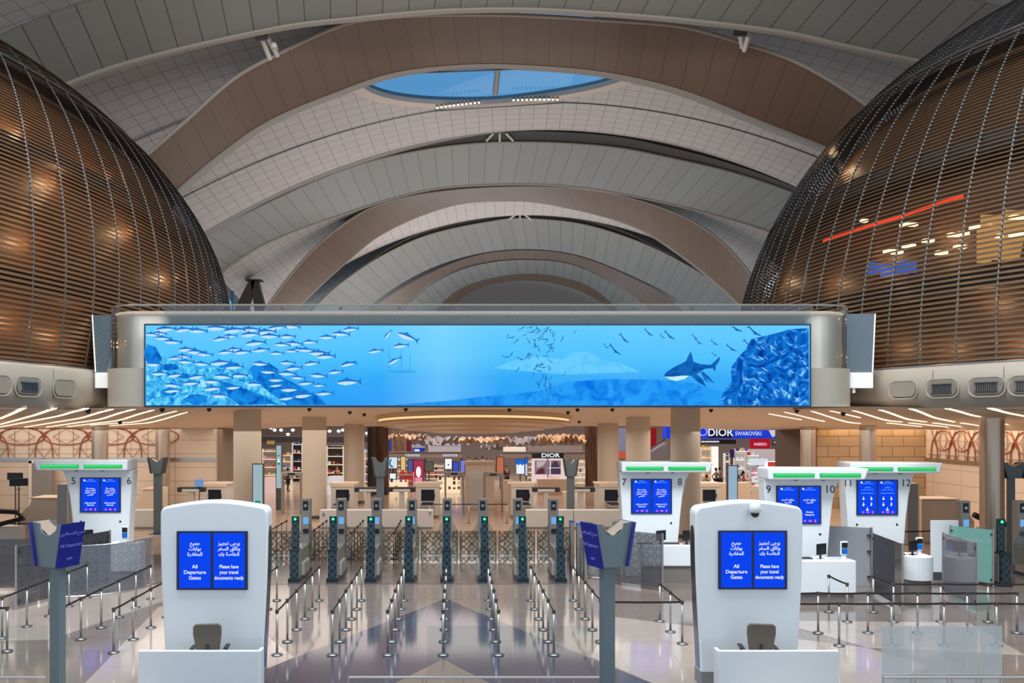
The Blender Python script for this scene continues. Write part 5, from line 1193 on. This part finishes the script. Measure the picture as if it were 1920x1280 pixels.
# ------------------------------------------------------------------ shops of the mall behind
shopw = mat('shop_back_wall', (128, 116, 112), .7); shopd = mat('shop_dark', (34, 30, 32), .6); shopg = mat('shop_grey', (150, 148, 156), .6); pinkm = mat('pink_frame', (246, 220, 222), emit=.85); whl = mat('white_light_box', (250, 250, 250), emit=1.0)
struct('wall_back', MB().box(-46, 84, 0, 60, 84.3, 9), shopw); struct('ceiling', MB().box(-46, 53.4, 8.6, 60, 84, 8.9), shopg)
struct('wall_left', MB().box(-23, 53.4, 0, -22.7, 84, 8.6), shopw); struct('wall_right', MB().box(36, 53.4, 0, 36.3, 84, 8.6), mat('white_wall', (226, 226, 226), .6))
def bx(name, label, cat, x0, y0, x1, y1, Y, m, dep=.2, frame=None, onfloor=False, extra=None):
    """a box thing whose front spans the pixels at depth Y"""
    xa, xb, zt, zb = PX(x0, Y), PX(x1, Y), PZ(y0, Y), PZ(y1, Y)
    if onfloor: zb = .007
    t = thing(name, label, cat, ((xa+xb)/2, Y, zb)); w_ = (xb-xa)/2; h = zt-zb
    if frame: obj('casing', MB().box(-w_-.05, .02, 0, w_+.05, dep, h+.05), frame, t); obj('front_face', MB().box(-w_, -.01, .04, w_, .02, h), m, t)
    else: obj('casing', MB().box(-w_, 0, 0, w_, dep, h), m, t)
    if zb > .3 and not onfloor:
        if zb < 2.45: obj('stand', MB().box(-.04, dep*.3, .007-zb, .04, dep*.6, 0), shopd, t)
        else:
            for q in (-.7, .7): obj('hanger', MB().cyl((w_*q, dep*.5, h), (w_*q, dep*.5, 8.6-zb), .012, 4), dsteel, t)
    return t, w_, h
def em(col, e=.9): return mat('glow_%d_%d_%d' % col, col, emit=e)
prod = []
def shelf_unit(label, x0, x1, y0, Y, rows=4, back=None, lit=None, fill=True, pal=None, group=None):
    xa, xb, zt = PX(x0, Y), PX(x1, Y), PZ(y0, Y); t = thing('display_shelf', label, 'shelf', ((xa+xb)/2, Y, .007)); w_ = (xb-xa)/2
    obj('back_panel', MB().box(-w_, .4, 0, w_, .45, zt), back or shopg, t)
    for s in (-1, 1): obj('side_panel', MB().box(s*w_-.03, 0, 0, s*w_+.03, .45, zt), white2, t)
    for r in range(rows):
        z = .25+(zt-.45)*r/(rows-1 or 1); obj('shelf_board', MB().box(-w_, 0, z, w_, .4, z+.05), lit or white2, t)
        if fill:
            for i in range(int(2*w_/.34)):
                if random.random() < .85: prod.append((t.location.x-w_+.2+i*.34, Y+.12, z+.06, random.choice((.14, .2, .26)), random.choice(pal or PAL), label))
PAL = [(214, 60, 60), (240, 236, 230), (236, 190, 120), (120, 90, 160), (50, 60, 90), (230, 150, 170), (200, 120, 60), (90, 140, 190)]
shl = em((255, 226, 186), 1.0)
# left shop
bx('shop_bulkhead', 'dark bulkhead band above the left shop', 'shop front', 488, 818, 702, 829, 66, shopd, 1.0)
bx('light_column', 'tall glowing white light panel at the left edge of the mall', 'light panel', 409.5, 804, 421, 902, 53, whl, .3, shopd, True)
bx('dark_panel', 'dark glazed panel beside the tall white light panel', 'panel', 424, 800, 437, 903, 53.2, mat('dark_glazing', (40, 36, 44), .1), .3, None, True)
t, w_, h = bx('shop_sign', 'small golden shop sign in the left shop', 'sign', 500, 826, 515, 834, 62, em((190, 150, 90), .7), .2, shopd)
for i, (px, py) in enumerate(((527, 806), (549, 806), (618, 808), (635, 808), (643, 806), (540, 814), (508, 802), (515, 806), (688, 812))):
    tt = thing('pendant_lamp', 'round white pendant lamp over the left shop, ' + ['left', 'middle left', 'middle', 'middle right', 'right by a column', 'lower left', 'far left', 'far left, lower', 'far right'][i]+'', 'lamp', at(px, py, 60)); obj('globe', MB().lathe([(.02, .12), (.13, .07), (.15, 0), (.12, -.08), (.03, -.12)], 12), whl, tt, smooth=True); obj('cord', MB().cyl((0, 0, .1), (0, 0, 8.6-tt.location.z), .01, 5), black, tt)
for i, (x0, x1, y0, Y, lab) in enumerate(((492, 518, 842, 64, 'by the big plain column'), (520, 545, 850, 67, 'behind the second totem'), (548, 566, 830, 70, 'with dark panels beside the second column'), (613, 643, 836, 66, 'between the second and third columns'), (684, 696, 842, 66, 'right of the third column'))):
    shelf_unit('shop shelf full of packs in the left shop, '+lab, x0, x1, y0, Y, 5, (shopd if i in (2, 3) else shopg), shl if i != 2 else None)
bx('display_table', 'pink lit display table in the left shop', 'table', 496, 895, 515, 915, 58, em((240, 200, 190), .8), .8, None, True)
bx('display_table', 'low white display table seen between the columns', 'table', 615, 893, 643, 900, 57, em((236, 226, 230), .8), .8, None, True)
bx('perfume_display', 'grey lilac display wall seen between the second and third columns', 'display', 614, 834, 643, 853, 70.9, shopg, .3, shopd)
# twisted wood screens either side
wood = mat('bronze_wood_fin', (104, 78, 58), .5, .3)
def fins(x0, x1, y0, y1, Y, n, label):
    xa, xb = PX(x0, Y), PX(x1, Y); t = thing('fin_screen', label, 'screen', ((xa+xb)/2, Y, .007)); zt = PZ(y0, Y)
    for i in range(n):
        x = xa-t.location.x+(xb-xa)*(i+.5)/n; b = MB(); rows = []
        for k in range(12):
            z = zt*k/11; a = .5*math.sin(k*.5+i); rows.append([(x+dx*math.cos(a)-.0, dx*math.sin(a), z) for dx in (-.13, .13)]); 
        b.grid(rows); b2 = MB(); b2.grid(rows); b2.v = [(vx, vy+.06, vz) for vx, vy, vz in b2.v]; n0 = len(b.v); b.v += b2.v; b.f += [tuple(q+n0 for q in f)[::-1] for f in b2.f]; b.uv = None
        obj('fin', b, wood, t)
fins(700, 727, 795, 800, 57, 7, 'tall twisted bronze fins left of the poster shop'); fins(735, 762, 806, 800, 72, 6, 'twisted bronze fins above the poster shop header'); fins(1098, 1121, 795, 800, 60, 5, 'tall twisted bronze fins behind the plain column left of booth seven')
bx('dark_panel', 'dark narrow pillar left of the twisted fins', 'pillar', 689, 800, 698, 890, 56, shopd, .4, None, True)
# centre shops
hm = mat('shop_header_taupe', (150, 132, 120), .6)
def header(x0, x1, Y, label):
    xa, xb = PX(x0, Y), PX(x1, Y); t = thing('shop_header', label, 'shop front', ((xa+xb)/2, Y, 0)); w_ = (xb-xa)/2; z1, z0 = PZ(849, Y), PZ(858, Y); obj('beam', MB().box(-w_, 0, z0, w_, 1.2, z1), hm, t); obj('top_trim', MB().box(-w_-.05, -.04, z1, w_+.05, 1.25, z1+.06), dsteel, t)
    for s in (-1, 0, 1): obj('post', MB().box(s*(w_-.08)-.05, .6, .007, s*(w_-.08)+.05, .7, z0), dsteel, t)
    return t, z0, z1
t, z0, z1 = header(728, 866, 63, 'taupe header beam over the poster shop')
for dx in (-1.05, 1.9): 
    b = MB()
    for i in range(7): b.box(dx-.5+i*.17, -.02, z0+.1, dx-.5+i*.17+.11, 0, z1-.08)
    obj('raised_letters', b, em((216, 216, 232), .8), t)
header(940, 1120, 63, 'taupe header beam over the perfume shop')
P5 = [('light_box', 'white and blue round pattern light box at the left of the poster shop', 729, 857, 744.5, 878.5, (214, 232, 244)), ('light_box', 'small white square light box low in the poster shop', 731, 887.5, 742, 898.5, (244, 246, 246)),
      ('poster_panel', 'amber lit shelf panel in the poster shop', 752, 856, 760, 882, (232, 196, 130)), ('poster_panel', 'slate blue poster panel in the poster shop', 765, 862, 774, 896, (74, 92, 150)),
      ('poster_panel', 'crimson poster with a white oval in the poster shop', 775.5, 863, 794, 906, (176, 52, 84)), ('poster_panel', 'dark green grey poster panel in the poster shop', 797, 866, 812, 884, (92, 88, 80)),
      ('light_box', 'bright white light box with a dark dot, right side of the poster shop', 834.5, 860, 847, 880, (250, 250, 250)), ('poster_panel', 'royal blue poster right of the bright white box', 849.5, 866, 859, 888, (52, 84, 200)), ('poster_panel', 'narrow lilac blue poster beside the beige kiosk', 864, 863, 871, 889, (120, 130, 226)),
      ('light_box', 'blue topped white light box left of the pink window', 968, 861, 983, 889, (236, 244, 250)), ('poster_panel', 'lilac white poster strip beside the blue topped box', 985, 858, 989, 892, (206, 206, 240)), ('poster_panel', 'orange poster behind the person in the aisle', 932, 857, 944, 886, (196, 108, 78))]
for n_, l_, x0, y0, x1, y1, col in P5:
    t, w_, h = bx(n_, l_, 'poster', x0, y0, x1, y1, 61.5 if 'light' in n_ else 62.2, em(col, .95), .12, shopd)
    if 'stripe' in l_ or 'crimson' in l_:
        obj('white_oval', MB().prism([(w_*.5*math.cos(a), h*.5+h*.24*math.sin(a)) for a in np.linspace(2*PI, 0, 18)[:-1]], -.02, -.011), whl, t); obj('pink_band', MB().box(-w_*.7, -.018, h*.1, w_*.7, -.011, h*.25), em((240, 150, 170)), t)
    if 'round pattern' in l_:
        obj('blue_swirl', MB().prism([(w_*(-.2+.75*math.cos(a)), h*(.5+.4*math.sin(a))) for a in np.linspace(PI*.6, PI*1.6, 10)]+[(w_*(-.1+.45*math.cos(a)), h*(.5+.25*math.sin(a))) for a in np.linspace(PI*1.6, PI*.6, 10)], -.02, -.011), em((60, 110, 150)), t)
    if 'dark dot' in l_: obj('dark_dot', MB().prism(circle(0, h*.45, .06)[::-1], -.02, -.011), black, t)
    if 'blue topped' in l_: obj('blue_top', MB().prism([(-w_, h), (-w_, h*.72), (-w_*.5, h*.6), (0, h*.7), (w_*.6, h*.58), (w_, h*.72), (w_, h)], -.02, -.011), em((20, 110, 220)), t)
for x0, x1, y0, lab, pal in ((745, 765, 858, 'amber shelves in the poster shop', [(232, 180, 110), (246, 220, 170), (200, 120, 60)]), (797, 832, 870, 'middle shelves in the poster shop', None), (990, 997, 862, 'narrow shelf between the light box and the pink window', None), (1076, 1119, 862, 'white shelves right of the pink window', [(240, 220, 220), (190, 170, 170), (120, 110, 120)])):
    shelf_unit(lab, x0, x1, y0, 64.5, 5, cream2 if x0 > 1000 else shopg, shl, True, pal)
shelf_unit('glowing low shelves beside the beige kiosk', 820, 864, 896, 58, 3, shl, shl, True, [(120, 60, 50), (240, 200, 160), (90, 50, 60)]); shelf_unit('low red shelves in front of the poster shop', 748, 775, 886, 60, 3, em((170, 60, 60), .7), None, True, [(214, 60, 60), (200, 120, 60)])
shelf_unit('glowing low shelf under the left light box', 729, 765, 900, 58, 2, shl, shl, True)
# DIOR window
t, w_, h = bx('shop_window', 'pink framed shop window under the black DIOR header', 'shop window', 998, 860, 1064, 903, 62, pinkm, .5)
pw = obj('window_picture', MB().box(-w_*.86, -.03, h*.32, w_*.62, -.01, h*.93), em((146, 122, 128), .8), t)
obj('picture_figure', MB().prism([(-w_*.8, h*.35), (-w_*.7, h*.5), (-w_*.45, h*.62), (-w_*.3, h*.55), (-w_*.3, h*.35)][::-1], -.04, -.031), em((96, 50, 62), .8), pw); obj('picture_drape', MB().prism([(-w_*.75, h*.9), (-w_*.75, h*.6), (-w_*.4, h*.7), (-w_*.2, h*.9)][::-1], -.04, -.031), em((208, 192, 186), .8), pw); obj('picture_roof', MB().prism([(0, h*.6), (0, h*.34), (w_*.6, h*.34), (w_*.6, h*.6), (w_*.4, h*.9), (w_*.2, h*.9)], -.04, -.031), em((82, 62, 88), .8), pw)
obj('mullion', MB().box(.0, -.05, h*.32, .05, -.03, h*.93), whl, t); obj('mullion', MB().box(-w_*.1, -.05, h*.6, w_*.62, -.03, h*.62), whl, t)
text('script_lettering', 'Dior', .55, em((214, 120, 140), .9), t, (w_*.2, -.02, h*.16))
t, w_, h = bx('shop_sign', 'black shop sign with white DIOR letters over the pink window', 'sign', 997.5, 849, 1057, 858.5, 61.9, shopd, .3)
text('lettering', 'DIOR', .42, ink, t, (.2, -.01, h/2), bold=.01, sx=1.4)
bx('shop_counter', 'beige counter in front of the pink window', 'counter', 1008, 898, 1066, 930, 57, cream, .8, None, True); bx('reception_box', 'beige box block right of the aisle scanners', 'counter', 1056, 922, 1072, 960, 46, cream, .6, None, True)
bx('shop_counter', 'cream counter behind the aisle person', 'counter', 945, 900, 962, 945, 52, cream, .6, None, True)
# hanging crumpled metal ceiling waves
gold = mat('gold_foil', (150, 114, 78), .3, .7); silv = mat('pewter_foil', (112, 104, 104), .3, .7)
def waves(x0, x1, y0, y1, Y, m, seed, label):
    rnd = random.Random(seed); xa, xb = PX(x0, Y), PX(x1, Y); t = thing('foil_wave', label, 'ceiling sculpture', ((xa+xb)/2, Y, PZ((y0+y1)/2, Y))); L = xb-xa; rows = []
    dz = (PZ(y0, Y)-PZ(y1, Y))/2; ph = rnd.uniform(0, 6)
    for k in range(7): rows.append([(-L/2+L*i/26, -1.2+k*.4, dz*(.55*math.sin(i*.37+ph+k*1.3)+.45*math.sin(i*2.1+k*2.9+ph*2))+rnd.uniform(-.05, .05)) for i in range(27)])
    obj('foil_sheet', MB().grid(rows), m, t)
    for q in (-.3, .3): obj('hanger', MB().cyl((L*q, 0, 0), (L*q, 0, 8.6-t.location.z), .012, 4), dsteel, t)
for i, (x0, x1, y0, y1, Y, m, lab) in enumerate(((728, 800, 812, 826, 60, gold, 'gold foil wave left under the round ceiling feature'), (770, 880, 816, 836, 66, silv, 'pewter foil wave left of the centre'), (860, 950, 818, 832, 60, gold, 'gold foil wave above the people in the centre'), (940, 1040, 816, 838, 66, silv, 'pewter foil wave right of the centre'), (1010, 1095, 812, 834, 61, gold, 'gold foil wave beside the right fins'), (900, 990, 830, 845, 72, silv, 'dark foil wave low behind the centre'))): waves(x0, x1, y0, y1, Y, m, i, lab)
bx('upper_display', 'long grey upper display with a violet light line', 'display', 803, 826, 864, 847, 70, shopg, .6); t, w_, h = bx('light_line', 'thin violet white light line on the upper display', 'light', 808, 831.5, 862, 833.5, 69.9, em((206, 200, 255), 1.0), .05)
bx('upper_display', 'grey brown upper display above the pink window', 'display', 990, 836, 1092, 848, 70, mat('display_brown', (112, 100, 96), .6), .6); bx('upper_display', 'pale upper display left of the pewter foil', 'display', 944, 838, 986, 847, 69, cream2, .5)
t, w_, h = bx('shop_sign', 'small royal blue sign above the poster shop header', 'sign', 775, 840, 796, 848, 66, em((30, 60, 180), .8), .2); obj('white_mark', MB().box(-w_*.8, -.02, h*.3, w_*.1, 0, h*.75), ink, t); bx('poster_panel', 'pale lilac panel above the small royal blue sign', 'poster', 772, 828, 796, 839, 67, em((190, 176, 190), .7), .2); bx('poster_panel', 'narrow maroon panel left of the pale lilac one', 'poster', 762, 825, 771, 847, 68, em((120, 40, 56), .7), .2); bx('poster_panel', 'narrow blue panel beside the upper fins', 'poster', 728, 820, 734, 846, 68, em((64, 70, 150), .7), .2)
# right shops
t, w_, h = bx('shop_fascia', 'long royal blue shop fascia on the right', 'shop front', 1249, 800, 1455, 822, 60, em((34, 66, 216), .85), 1.0)
X0 = t.location.x; s1 = obj('sign_plate', MB().box(PX(1328, 60)-X0, -.06, .06, PX(1372, 60)-X0, 0, h-.08), mat('navy_plate', (20, 24, 60), .3), t); serif = ink
text('lettering', 'DIOR', .78, ink, t, (PX(1350, 60)-X0, -.075, h*.5), sx=1.0, bold=.012); text('lettering', 'O', .95, mat('lilac_lettering', (170, 160, 255), emit=1.0), t, (PX(1318, 60)-X0, -.02, h*.55)); text('lettering', 'SWAROVSKI', .42, ink, t, (PX(1403, 60)-X0, -.02, h*.42), sx=.85)
obj('white_diagonal', MB().prism([(PX(1438, 60)-X0, h), (PX(1452, 60)-X0, h), (PX(1456, 60)-X0, h*.3), (PX(1448, 60)-X0, .1)][::-1], -.03, 0), em((220, 216, 232), .85), t)
t, w_, h = bx('shop_sign', 'thin dark sign strip with pale writing under the DIOR plate', 'sign', 1312, 824, 1380, 832, 60.2, shopd, .3); b = MB()
for i in range(11): b.box(-w_*.92+i*.125, -.02, h*.35, -w_*.92+i*.125+.085, 0, h*.72)
obj('raised_letters', b, ink, t)
t, w_, h = bx('shop_sign', 'red shop sign with white SHISEIDO letters', 'sign', 1407, 822, 1444, 840.5, 62, em((178, 18, 34), .9), .2); text('lettering', 'SHISEIDO', .3, ink, t, (0, -.02, h*.42), sx=.8)
t, w_, h = bx('shop_sign', 'small dark sign with two pale lines right of the red one', 'sign', 1449, 824, 1468, 836, 62, mat('olive_dark', (60, 60, 56), .5), .2); obj('raised_letters', MB().box(-w_*.7, -.02, h*.5, w_*.7, 0, h*.72), ink, t); obj('raised_letters', MB().box(-w_*.4, -.02, h*.25, w_*.4, 0, h*.34), ink, t)
bx('white_pillar', 'tall glowing white pillar behind the running men', 'light panel', 1335, 837, 1347, 872, 66, em((255, 250, 236), 1.0), .4, None, True); bx('poster_panel', 'dark violet poster with a small white figure', 'poster', 1369, 842, 1377, 858, 62, em((50, 36, 80), .9), .1)
bx('display_block', 'grey display wall behind the white shop units', 'display', 1400, 842, 1462, 872, 72, shopg, .4, None, True); bx('escalator_wall', 'pale wall with glass rail at the right of the bright shops', 'wall panel', 1468, 800, 1508, 885, 66, mat('white_wall', (226, 226, 226), .6), .4, None, True)
t, w_, h = bx('glass_rail', 'green tinted glass rail on the pale wall', 'railing', 1469, 822, 1507, 841, 65.6, glass('green_rail_glass', (150, 190, 160), 1.5, .3, (120, 150, 120)), .05); bx('poster_panel', 'small red square sign at the far right of the shops', 'sign', 1493, 850, 1503.5, 861, 60, em((200, 20, 40), .9), .1)
for x0, x1, y0, Y, lab, pal, lit in ((1315, 1333, 838, 63, 'amber and yellow shelves left of the glowing pillar', [(246, 196, 60), (250, 220, 150), (240, 160, 90)], shl), (1379, 1404, 842, 62, 'tall white shelf unit under the blue fascia', None, whl), (1400, 1424, 850, 60.5, 'white shelf unit with red box in the right shop', [(214, 40, 50), (240, 236, 230), (150, 170, 190)], whl), (1408, 1424, 882, 58, 'low pink and white shelves in the right shop', [(240, 130, 170), (240, 240, 250), (214, 60, 60)], whl), (1462, 1470, 846, 62, 'narrow white tower shelf', [(230, 230, 240)], whl), (1360, 1368, 850, 64, 'dark narrow shelf by the violet poster', None, None)):
    shelf_unit(lab, x0, x1, y0, Y, 5, shopg if lit is None else cream2, lit, True, pal)
bx('display_table', 'white and red table in the right shop', 'table', 1440, 866, 1475, 884, 60, em((224, 70, 60), .8), .6, whl, True); bx('display_table', 'white slanted table top in the right shop', 'table', 1408, 860, 1440, 872, 60.4, em((226, 232, 244), .9), .6, None, False)
bx('red_panel', 'red panel left of the big plain column on the right', 'panel', 1220, 802, 1231, 850, 66, em((150, 20, 30), .8), .2)
t = thing('escalator', 'dark escalator rail rising between the right columns', 'escalator', (PX(1235, 64), 64, .007))
for k in range(3): obj('handrail', MB().tube([(-1.0, k*.4, PZ(850, 64)), (.7, k*.4, PZ(818+k*3, 64))], .05, 6), shopd, t)
obj('truss', MB().prism([(-1.0, 0), (-1.0, PZ(853, 64)), (.7, PZ(830, 64)), (.7, 0)][::-1], 0, 1.4), mat('truss_grey', (110, 106, 110), .5), t)
bx('poster_panel', 'lilac grey poster between the right plain columns', 'poster', 1160, 802, 1174, 846, 66, em((150, 144, 168), .7), .2); bx('poster_panel', 'small red and white panel between the right plain columns', 'poster', 1160, 847, 1174, 859, 65, em((214, 90, 70), .8), .2)
for x0, y0, x1, y1, Y, lab in ((1320, 908, 1341, 940, 46, 'beige desk behind the right tall booth, left part'), (1343, 906, 1366, 940, 45.5, 'beige desk behind the right tall booth, middle part'), (1384, 905, 1408, 940, 46, 'beige desk behind the right tall booth, right part')): bx('check_desk', lab, 'desk', x0, y0, x1, y1, Y, cream, .9, None, True)
t = thing('tablet', 'blue lit tablet on the beige desk', 'tablet', at(1341, 905.5, 46)); obj('screen', MB().box(-.3, 0, 0, .3, .02, .06), mat('soft_blue_screen', (116, 160, 214), emit=.8), t); obj('back', MB().box(-.31, .02, -.01, .31, .04, .07), black, t)
# products on the shelves (one mesh each, shared by copies)
PM = {}
random.shuffle(prod)
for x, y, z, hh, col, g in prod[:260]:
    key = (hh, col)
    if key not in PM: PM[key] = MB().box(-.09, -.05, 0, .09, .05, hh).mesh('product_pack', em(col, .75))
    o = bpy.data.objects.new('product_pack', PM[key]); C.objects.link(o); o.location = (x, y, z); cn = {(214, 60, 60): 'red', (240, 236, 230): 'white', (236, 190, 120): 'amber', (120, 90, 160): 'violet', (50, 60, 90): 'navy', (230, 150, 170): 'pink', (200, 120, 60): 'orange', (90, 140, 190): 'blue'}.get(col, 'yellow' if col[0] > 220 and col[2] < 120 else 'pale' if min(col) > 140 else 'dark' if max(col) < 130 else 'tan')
    gw = g.split(); gs = ' '.join(gw[:11]); tag(o, 'small %s pack on the %s' % (cn, gs), 'product', '%s packs on the %s' % (cn, gs))

# ------------------------------------------------------------------ people
import bmesh
skin = mat('skin', (176, 130, 100), .6)
def skinmesh(name, nodes, edges, m, parent, root=0, sub=1):
    bm = bmesh.new(); lay = bm.verts.layers.skin.verify(); vs = []
    for i, (co, r) in enumerate(nodes):
        v = bm.verts.new(co); v[lay].radius = (r, r) if not isinstance(r, tuple) else r; v[lay].use_root = (i == root); vs.append(v)
    for a, b in edges: bm.edges.new((vs[a], vs[b]))
    me = bpy.data.meshes.new(name); bm.to_mesh(me); bm.free(); me.materials.append(m)
    o = bpy.data.objects.new(name, me); C.objects.link(o); o.parent = parent
    s = o.modifiers.new('s', 'SKIN'); s.use_smooth_shade = True; u = o.modifiers.new('u', 'SUBSURF'); u.levels = u.render_levels = sub
    return o
def person(px, Y, rz, label, shirt, trous, hair=(30, 24, 22), stride=.12, arm=.12, z=.007, reach=0, skirt=False):
    t = thing('person', label, 'person', (PX(px, Y), Y, z), rz); s = stride
    N = {'pel': ((0, 0, .95), (.15, .11)), 'waist': ((0, 0, 1.1), (.13, .1)), 'chest': ((0, -.01, 1.32), (.17, .11)), 'neck': ((0, 0, 1.48), .055), 'head': ((0, -.02, 1.62), (.085, .1)), 'crown': ((0, -.01, 1.7), (.07, .08))}
    for q, sg in (('l', -1), ('r', 1)):
        N['hip'+q] = ((sg*.1, 0, .88), .09); N['kn'+q] = ((sg*.11, -s*sg*1.2, .5), .062); N['an'+q] = ((sg*.11, -s*sg*2+ .04, .1), .042); N['to'+q] = ((sg*.13, -s*sg*2-.14, .04), .035)
        N['sh'+q] = ((sg*.19, 0, 1.4), .055); N['el'+q] = ((sg*.25, arm*sg*.8+.02, 1.13), .042); N['wr'+q] = ((sg*(.24-reach*.1), arm*sg*1.2-.12-reach*.2, .9+reach*.25), .03); N['ha'+q] = ((sg*(.23-reach*.1), arm*sg*1.2-.16-reach*.28, .82+reach*.28), .034)
    K = list(N); I = {k: i for i, k in enumerate(K)}
    E = [('pel', 'waist'), ('waist', 'chest'), ('chest', 'neck'), ('neck', 'head'), ('head', 'crown')]+[e for q in 'lr' for e in (('pel', 'hip'+q), ('hip'+q, 'kn'+q), ('kn'+q, 'an'+q), ('an'+q, 'to'+q), ('chest', 'sh'+q), ('sh'+q, 'el'+q), ('el'+q, 'wr'+q), ('wr'+q, 'ha'+q))]
    sh = lambda r, f: tuple(a*f for a in r) if isinstance(r, tuple) else r*f
    skinmesh('body', [N[k] for k in K], [(I[a], I[b]) for a, b in E], skin, t)
    def part(name, keys, col, f):
        n = [(N[k][0], sh(N[k][1], f)) for k in keys]; ix = {k: i for i, k in enumerate(keys)}; skinmesh(name, n, [(ix[a], ix[b]) for a, b in E if a in ix and b in ix], mat('cloth_%d_%d_%d' % col, col, .85), t)
    part('shirt', ['pel', 'waist', 'chest', 'shl', 'ell', 'shr', 'elr', 'wrl', 'wrr'], shirt, 1.18); part('trousers', ['pel', 'hipl', 'knl', 'anl', 'hipr', 'knr', 'anr'], trous, 1.2)
    obj('hair', MB().lathe([(.06, 1.56), (.1, 1.62), (.098, 1.69), (.07, 1.75), (.02, 1.775)], 12, (0, .03)), mat('hair_%d' % hair[0], hair, .8), t, smooth=True)
    obj('nose', MB().lathe([(.012, 1.58), (.018, 1.6), (.006, 1.635)], 6, (0, -.125)), skin, t)
    for sg in (-1, 1): obj('shoe', MB().box(sg*.13-.05, -s*sg*2-.19, 0, sg*.13+.05, -s*sg*2+.07, .07), black, t, bevel=.02)
    return t
person(950, 63, .3, 'person in a dark outfit standing in the aisle left of the blue topped light box', (48, 36, 52), (24, 22, 28)); person(892, 78, PI, 'person in a yellow green vest seen over the beige kiosk', (186, 190, 60), (60, 60, 66))
person(880, 79, 0, 'person in grey blue clothes left of the yellow vest', (150, 170, 180), (90, 100, 110)); person(905, 80, 2.6, 'person in lilac grey clothes right of the yellow vest', (170, 160, 180), (60, 56, 70)); person(915, 77, 1, 'person in dark blue clothes at the right of the far group', (60, 60, 90), (30, 30, 36)); person(868, 76, 1, 'person in dark clothes at the left of the far group', (50, 46, 56), (30, 30, 36))
person(1343, 60, 1.5, 'person in a grey shirt striding behind the beige desk, left of a pair', (108, 102, 102), (22, 20, 24), stride=.24, arm=.25); person(1350, 60.8, 1.6, 'person in a lighter grey shirt striding behind the beige desk, right of a pair', (128, 122, 122), (24, 22, 26), stride=.26, arm=-.2)
person(1324, 52, -1.2, 'person in an olive green jacket leaning beside the big right column', (54, 52, 40), (32, 30, 30)); person(1394, 56, 1.2, 'person with long dark hair and an orange top right of the pale blue totem', (206, 104, 72), (30, 24, 26), reach=1); person(1381, 57, -1.0, 'person in a brown top behind the pale blue totem', (96, 70, 62), (40, 36, 40))
person(540, 60, 2.8, 'person in black clothes seen through the left shop', (28, 26, 32), (26, 24, 30)); person(632, 62, .5, 'person in a rust brown top between the second and third columns', (120, 66, 40), (60, 40, 36))

# shared group names for repeated kinds
GR = {'belt_stanchion': 'steel belt stanchions of the queue lines', 'electronic_gate': 'electronic gates', 'slot_light': 'slot lights in the mezzanine ceiling', 'passport_booth': 'numbered passport booths', 'information_booth': 'tall white booths in front', 'reception_desk': 'white desks of the tall booths', 'office_chair': 'taupe office chairs', 'round_column': 'plain plastered columns', 'steel_column': 'satin steel columns', 'roof_arch': 'roof arches', 'patterned_barrier': 'strapwork glass barrier panels', 'glass_barrier': 'front glass barriers', 'baggage_scanner': 'cream baggage scanners', 'tray_stand': 'T shaped tray stands', 'metal_detector': 'walk through metal detectors', 'display_shelf': 'shop display shelves', 'pendant_lamp': 'round pendant lamps', 'person': 'people in the mall', 'low_counter': 'white low counters', 'ceiling_vent': 'rounded fascia vents', 'foil_wave': 'hanging foil waves', 'sign_post': 'V headed sign posts', 'lattice_dome': 'louvred domes', 'face_scanner': 'white face scanners', 'keyboard': 'desk keyboards', 'speed_gate_pillar': 'round steel pillars', 'sign_totem': 'pale sign totems', 'passport_desk': 'passport desks', 'fin_screen': 'twisted bronze fin screens', 'roof_strut': 'white roof struts', 'glass_partition': 'glass partitions'}
for o in list(C.objects):
    n = o.name.split('.')[0]
    if o.parent is None and n in GR and 'label' in o and 'group' not in o: o['group'] = GR[n]
